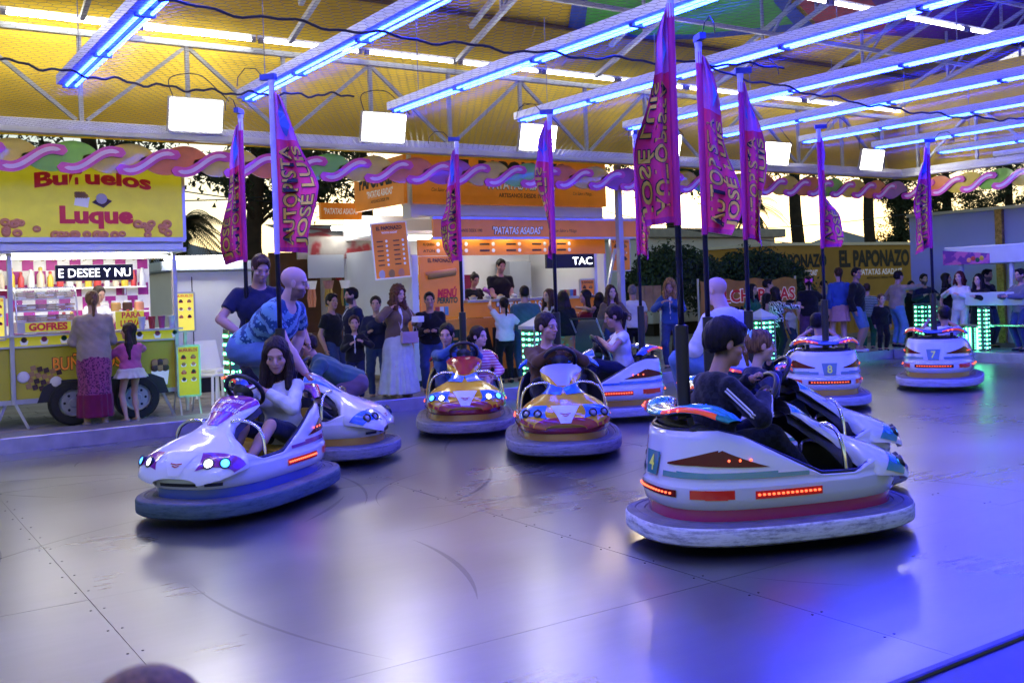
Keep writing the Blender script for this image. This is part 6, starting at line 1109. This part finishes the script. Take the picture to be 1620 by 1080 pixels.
rebase(t, (r[0], 18.2, GZ))
t = thing('fabric_banner', 'orange banner with red lettering hung on a fence behind the crowd', 'banner'); r = rect(1108, 442, 1262, 505, 15.6); MB().grid(lambda u, v: (r[0]+(r[1]-r[0])*u, 15.6+.03*math.sin(u*14)+.02*math.sin(v*6), r[2]+(r[3]-r[2])*v-.03*math.sin(u*20)*v), 40, 8).obj('cloth', M('banner_orange', (.55, .25, .05), .7, var=.3, scale=3), t, smooth=True); ft('SALCHI PAPAS', (r[0]+r[1])/2, r[2]+.40, 15.555, .26, SWHT, t, (r[1]-r[0])*.92, bold=.07, lift=0); ft('SALCHI PAPAS', (r[0]+r[1])/2, r[2]+.405, 15.548, .25, SREDT, t, (r[1]-r[0])*.90, bold=.03, lift=0); ft('EL PAPONAZO', (r[0]+r[1])/2, r[2]+.16, 15.548, .13, SBLK, t, (r[1]-r[0])*.6, bold=.05, lift=0)
for x in (r[0], (r[0]+r[1])/2, r[1]): MB().tube([(x, 15.66, GZ), (x, 15.66, r[3]+.05)], .025, 8).obj('pole', ALU, t)
rebase(t, (r[0], 15.6, GZ))
t = thing('fabric_banner', 'plain tan cloth hung on a rail beside the grey roof post', 'banner'); r = rect(1004, 452, 1044, 492, 15.6); MB().grid(lambda u, v: (r[0]+(r[1]-r[0])*u, 15.6+.05*math.sin(u*17), r[2]+(r[3]-r[2])*v), 24, 5).obj('cloth', M('tan_cloth', (.42, .26, .10), .8, var=.3), t, smooth=True); MB().tube([(r[1], 15.6, GZ), (r[1], 15.6, r[3])], .03, 8).obj('pole', ALU, t); MB().tube([(r[0], 15.6, GZ), (r[0], 15.6, r[3])], .03, 8).obj('pole', ALU, t); rebase(t, (r[0], 15.6, GZ))
t = thing('parked_trailer', 'long white trailer with a purple line behind the clipped bushes', 'trailer'); r = rect(1030, 376, 1228, 470, 22.5); panel('body', (r[0], r[1], .5, r[3]), 22.5, 2.4, TRW, t, .03); panel('roof_edge', (r[0]-.1, r[1]+.3, r[3], r[3]+.28), 22.3, 2.7, M('roof_cream', (.50, .48, .42), .6, var=.2), t, .03); panel('line', (r[0], r[1], 1.9, 2.0), 22.495, .004, M('line_purple', (.2, .12, .35), .5), t); panel('plinth', (r[0]+.2, r[1]-.2, GZ, .5), 22.7, 2., SBLK, t); rebase(t, (r[0], 22.5, GZ))
XW = 21.5
t = thing('white_container', 'tall white panel container beside the sweet kiosk', 'container'); WC_ = M('container_white', (.50, .55, .62), .5, var=.06, scale=1); 
p0, p1 = PX(1441, 420, XW), PX(1660, 420, XW); zt = PX(1500, 335, XW)[2]; yt = PX(1441, 335, XW)[1]
box('body', (XW+1.2, (p0[1]+p1[1])/2-1, zt/2), (2.4, abs(p0[1]-p1[1])+2, zt-.1), WC_, t); box('top_rail', (XW+1.2, (p0[1]+p1[1])/2-1, zt-.02), (2.5, abs(p0[1]-p1[1])+2.1, .07), ALU, t)
y_ = PX(1583, 400, XW-.05)[1]; box('golden_post', (XW-.06, y_, zt/2), (.10, .16, zt-.1), M('gold_foil', (.5, .33, .12), .3, .9, bump=1., var=.4, scale=12), t); rebase(t, (XW, (p0[1]+p1[1])/2, GZ))
# sweet kiosk: roof with purple sign, counter, lit posts
XK = 18.9
t = thing('sweet_kiosk', 'white sweet kiosk with purple side sign and steel counter', 'kiosk'); KW = M('kiosk_white', (.55, .62, .62), .35, var=.06)
ka, kb = PX(1498, 400, XK), PX(1660, 400, XK); z1 = PX(1560, 388, XK)[2]; z0 = PX(1560, 417, XK)[2]
yA, yB_ = ka[1], kb[1]-1.5
box('roof', (XK+.7, (yA+yB_)/2, (z0+z1)/2), (1.6, abs(yA-yB_), z1-z0), KW, t, bevel=.02)
MB().prism([(0, 0), (1.0, .0), (1.0, .20), (0, .30)], (XK-.104, yA+.02, z0+.0), (0, -1, 0), (0, 0, 1), (-1, 0, 0), .01).obj('side_sign', M('sign_purple', (.10, .02, .22), .4, emit=.15, pattern='blot', col2=(.35, .08, .30), pscale=5), t)
for k in range(4): MB().lathe([(.05, 0), (.035, .008)], 10, (XK-.116, yA-.55-.09*k, z0+.08+.03*(k % 2)), Matrix.Rotation(R(-90), 3, 'Y')).obj('sweet_picture', (DOUGH, BOT[1], MATS['green_c'], BOT[2])[k], t)
for y in (yA-.3, yA-1.35): box('post', (XK+.02, y, (1.0+z0)/2), (.07, .07, z0-1.0), KW, t)
c0 = PX(1530, 470, XK-.25); cz1 = PX(1575, 462, XK-.25)[2]; cz0 = PX(1575, 483, XK-.25)[2]
box('hood', (XK-.1, (c0[1]+yB_)/2, (cz0+cz1)/2), (.5, abs(c0[1]-yB_), cz1-cz0), KW, t, bevel=.015); zz = PX(1570, 514, XK-.3)[2]; box('counter_top', (XK-.2, (c0[1]+yB_)/2+.1, zz), (.55, abs(c0[1]-yB_)+.2, .04), CHR, t, bevel=.01); box('lower_panel', (XK+.05, (c0[1]+yB_)/2-.55, zz/2+.05), (.05, abs(c0[1]-yB_)-1.0, zz-.2), KW, t)
rebase(t, (XK, yA, GZ))
LEDP = M('led_backing', (.10, .14, .13), .3, .6)
def led_post(label, x, y, z, w, h_, cap=True, face=0., rows=9, cols=4, group='green lit LED posts'):
    t = thing('led_post', label, 'light post', (x, y, z), R(face), group); box('column', (0, 0, h_/2), (w, w, h_), LEDP, t, bevel=.01)
    for sx in (-1, 1):
        for sy in (-1, 1): box('corner_strip', (sx*w/2, sy*w/2, h_/2), (.022, .022, h_+.01), CHR, t)
    mb = MB(); sm = MB()
    for f_ in range(4):
        rot = Matrix.Rotation(R(90*f_), 3, 'Z')
        for j in range(rows):
            for i in range(cols):
                p = rot @ Vector((-w*.36+w*.72*i/max(cols-1, 1), -w/2-.004, h_*(.08+.84*j/(rows-1)))); big = (i % 2 == 0); mb.box(p, ((.034 if big else .014),)*3 if True else None)
    tag(mb.obj('led_dots', LEDG, t), kind='stuff')
    if cap:
        c = w*.62; MB().add([(-c, -c, h_), (c, -c, h_), (c, c, h_), (-c, c, h_), (-c, -c, h_+.05), (c, -c, h_+.05), (c, c, h_+.05), (-c, c, h_+.05), (0, 0, h_+.05+w*.45)], [(0, 1, 2, 3), (0, 1, 5, 4), (1, 2, 6, 5), (2, 3, 7, 6), (3, 0, 4, 7), (4, 5, 8), (5, 6, 8), (6, 7, 8), (7, 4, 8)]).obj('cap', KW, t)
    return t
for lab, px, yt, Y, w, cp in (('LED post with a white pointed cap behind the boy in brown', 849, 520, 13.15, .34, True), ('LED post with a white pointed cap beside the woman in zebra print', 1204, 505, 13.12, .34, True), ('green LED post under the arm of the man in beige', 1464, 480, 13.15, .34, False), ('green LED post behind the girl in the white sweater', 371, 520, 13.15, .22, False)):
    p = PY(px, yt, Y); led_post(lab, p[0], p[1], PZ, w, p[2]-PZ, cp)
for i, px in enumerate((1534, 1552, 1573)):
    p = PX(px, 510, XK-.15); h_ = (zz-PZ-.03) if i < 2 else (cz0-PZ-.02); led_post(('narrow green LED strip post below the kiosk counter', 'slim green LED strip post below the kiosk counter', 'tall green LED strip post rising through the kiosk counter')[i], XK-.38 if i < 2 else XK-.5, p[1], PZ, .14 if i else .2, h_, False, cols=2, rows=10)
# ---- trees and clipped bushes
BARK = M('bark', (.05, .035, .022), .9, var=.4, scale=5, bump=.8)
def leafmat(n_, c): 
    mt = M(n_, c, .7, var=.5, scale=1.5); mt.node_tree.nodes['Principled BSDF'].inputs['Transmission Weight'].default_value = 0; return mt
LF = [leafmat('pine_leaf', (.035, .055, .02)), leafmat('tree_leaf', (.05, .075, .02)), leafmat('bush_leaf', (.035, .085, .02)), leafmat('dry_leaf', (.10, .085, .025))]
def leaves(cl, n_, size, rng, long=1.):
    c = cl[rng.integers(0, len(cl), n_)]; P = c[:, :3]+rng.normal(size=(n_, 3))*c[:, 3:4]*.5; d = rng.normal(size=(n_, 3)); d /= np.linalg.norm(d, axis=1)[:, None]; e = np.cross(d, rng.normal(size=(n_, 3))); e /= np.linalg.norm(e, axis=1)[:, None]; s = size*(.6+.8*rng.random((n_, 1)))
    V = np.concatenate([P-e*s*.4, P+d*s*long, P+e*s*.4]); idx = np.arange(n_); return V, np.stack([idx, idx+n_, idx+2*n_], 1)
def leaf_obj(nm, V, Fq, mt, parent):
    me = bpy.data.meshes.new(nm); me.from_pydata(V.tolist(), [], Fq.tolist()); me.materials.append(mt); o = bpy.data.objects.new(nm, me); COL.objects.link(o); o.parent = parent; return o
def tree(label, px, Y, h_, r_, kind=0, lean=0., seed=0, z0=2.6, spread=2.2, n_=9000, group='trees behind the stalls', clumps=42, z1=None):
    x = PY(px, 400, Y)[0]; t = thing('tree', label, 'tree', (x, Y, GZ-.1), group=group); rng = np.random.default_rng(seed+11)
    tr = [(lean*q/10*h_*.1+.12*math.sin(q*1.3+seed), .1*math.cos(q*1.1+seed), h_*q/10) for q in range(11)]; MB().tube(smooth_path(tr, 2), [r_*(1-.06*q/2) for q in range(21)], 10).obj('trunk', BARK, t, smooth=True)
    cl = []
    for k in range(clumps):
        z = z0+(h_*1.05-z0)*rng.random()**.9; a = rng.random()*6.28; rr = spread*(.25+.75*rng.random())*(1 if kind != 0 else (1.15-.5*(z-z0)/(h_-z0))); q = min(10, max(0, z/h_*10)); bx_ = np.interp(q, range(11), [p[0] for p in tr]); by_ = np.interp(q, range(11), [p[1] for p in tr])
        e = (bx_+rr*math.cos(a), by_+rr*math.sin(a), z+.15*rr); cl.append((*e, .30+.35*rng.random()))
        if k % 2 == 0: MB().tube(smooth_path([(bx_, by_, z-.5), ((bx_+e[0])/2, (by_+e[1])/2, z-.05), e], 3), [.055, .05, .045, .035, .028, .02, .01], 5).obj('branch', BARK, t)
        for s in (.45, .75): cl.append((bx_+(e[0]-bx_)*s, by_+(e[1]-by_)*s, z+.05, .22+.2*rng.random()))
    V, Fq = leaves(np.array(cl), n_, .10 if kind == 0 else .13, rng, 1.5 if kind == 0 else 1.); leaf_obj('crown', V, Fq, LF[kind], t); return t
tree('pine with a straight dark trunk behind the white cabin', 408, 23, 9.5, .24, 0, .0, 1, 3.6, 2.6, 8000)
tree('leaning pine beside the straight pine behind the white cabin', 462, 23.5, 9, .22, 0, .9, 2, 3.8, 2.6, 8000)
tree('pine behind the sign of the yellow trailer', 150, 25, 10, .25, 0, 0, 3, 4.2, 3.2, 8000)
tree('pine between the potato stall and the toy stall', 575, 26, 10, .25, 0, .2, 4, 4.4, 3., 7000)
tree('leaning broadleaf tree behind the car poles', 1072, 27, 10, .34, 1, -.5, 5, 4.6, 2.6, 9000)
tree('stout trunked tree behind the orange container', 1262, 29, 11, .34, 1, 0, 6, 5.6, 2.8, 9000)
tree('tall bare trunked tree beyond the orange container', 1378, 30, 11, .33, 1, 0, 7, 5.6, 2.4, 8000)
tree('dark dense cypress beside the white container', 1425, 31, 8.5, .3, 0, 0, 8, 1.6, 1.25, 16000, clumps=60)
tree('dark dense tree behind the white container', 1500, 33, 10, .35, 0, 0, 9, 3.6, 3.2, 16000, clumps=60); tree('dark dense tree above the sweet kiosk', 1600, 33, 10, .35, 0, 0, 12, 3.6, 3.2, 16000, clumps=60)
def palm(label, px, Y, h_, seed):
    x = PY(px, 380, Y)[0]; t = thing('palm_tree', label, 'palm', (x, Y, GZ-.1), group='palms behind the stalls'); rng = random.Random(seed); MB().tube([(.05*math.sin(q), 0, h_*q/8) for q in range(9)], [.20-.008*q for q in range(9)], 10).obj('trunk', BARK, t, smooth=True)
    for k in range(34):
        a = rng.uniform(0, 6.28); el = rng.uniform(-.9, 1.1); L = rng.uniform(1.2, 1.8); mb = MB(); pts = [Vector((math.cos(a)*math.cos(el)*L*s, math.sin(a)*math.cos(el)*L*s, h_+math.sin(el)*L*s-.75*L*s*s)) for s in np.linspace(0, 1, 12)]
        mb.tube(pts, .012, 4)
        sd_ = Vector((-math.sin(a), math.cos(a), 0))
        for i in range(1, 34):
            for s in (-1, 1): u_ = i/34*11; q = pts[int(u_)].lerp(pts[min(11, int(u_)+1)], u_-int(u_)); l_ = .42*math.sin(math.pi*min(1, i/34+.12))+.05; mb.add([q, q+sd_*s*l_*.6+Vector((0, 0, -.28*l_/.3*.8)), q+Vector((0, 0, -.05))], [(0, 1, 2)])
        mb.obj('frond', LF[3] if el < -.2 else LF[1], t)
palm('palm with drooping fronds against the bright sky', 1190, 28, 4.6, 1); palm('short palm beside the yellow trailer sign', 286, 26, 3.6, 2)
def bush(label, px0, px1, py0, Y, seed):
    a, b = PY(px0, py0+25, Y)[0], PY(px1, py0+25, Y)[0]; zt = PY((px0+px1)/2, py0, Y)[2]; w = (b-a)/2; t = thing('clipped_bush', label, 'bush', ((a+b)/2, Y, GZ), group='clipped bushes'); rng = np.random.default_rng(seed)
    MB().tube([(0, 0, 0), (.03, 0, .6), (0, 0, zt-.9)], [.12, .09, .08], 8).obj('trunk', BARK, t); th = rng.random(220)*6.28; ph = np.arccos(1-1.35*rng.random(220)); hh = .95; cl = np.stack([w*.92*np.sin(ph)*np.cos(th), w*.92*np.sin(ph)*np.sin(th), zt-GZ-hh+hh*.93*np.cos(ph), np.full(220, .22)], 1); V, Fq = leaves(cl, 16000, .075, rng, 1.2); leaf_obj('crown', V, Fq, LF[2], t)
bush('round clipped bush behind the potato stall poles', 1008, 1122, 398, 17.3, 1); bush('wide clipped bush behind the sausage banner', 1128, 1250, 403, 17.3, 2)
# overhead wires
for a, b in (((275, 318), (575, 285)), ((272, 300), (600, 322)), ((1100, 365), (1460, 335)), ((960, 335), (1260, 385))):
    A, B = Vector(PY(*a, 20)), Vector(PY(*b, 20)); tag(MB().tube([A.lerp(B, q/16)-Vector((0, 0, .12*math.sin(math.pi*q/16))) for q in range(17)], .012, 4).obj('overhead_wire', SBLK), 'thin dark wire strung across the sky between the stalls', 'wire', 'wires across the sky')
# near corner of the ride: dark post and pram
tag(MB().bar((PY(-16, 1000, 1.25)[0], 1.25, PZ), (PY(-16, 1000, 1.25)[0], 1.25, 1.14), .06).obj('railing_post', M('post_blue', (.02, .03, .12), .4)), 'dark blue railing post on the near walkway', 'post')
p = PY(940, 560, 13.0); pr_ = thing('pushchair', 'dark pushchair with a folded hood in front of the laughing woman', 'pushchair', (p[0], p[1], PZ), R(120)); DK = M('pram_cloth', (.015, .03, .03), .7, bump=.2)
MB().grid(lambda u, v: (-.22+.44*u, .10+.32*math.sin(math.pi*v*.62)-.15, .55+.42*math.cos(math.pi*v*.62)), 6, 10).obj('hood', DK, pr_, smooth=True); MB().box((0, -.05, .42), (.40, .5, .16), Matrix.Rotation(R(20), 3, 'X')).obj('seat', DK, pr_, bevel=.05)
for s in (-1, 1):
    MB().tube([(s*.22, .42, 1.0), (s*.22, .15, .7), (s*.22, -.35, .12)], .014, 6).obj('frame', ALU, pr_); MB().tube([(s*.22, .1, .5), (s*.22, .32, .1)], .014, 6).obj('frame', ALU, pr_)
    for y in (-.35, .32): MB().lathe([(.03, -.02), (.10, -.02), (.10, .02), (.03, .02)], 16, (s*.24, y, .10), Matrix.Rotation(R(90), 3, 'Y')).obj('wheel', TYRE, pr_)
MB().tube([(-.22, .42, 1.0), (.22, .42, 1.0)], .018, 8).obj('handle', TYRE, pr_)
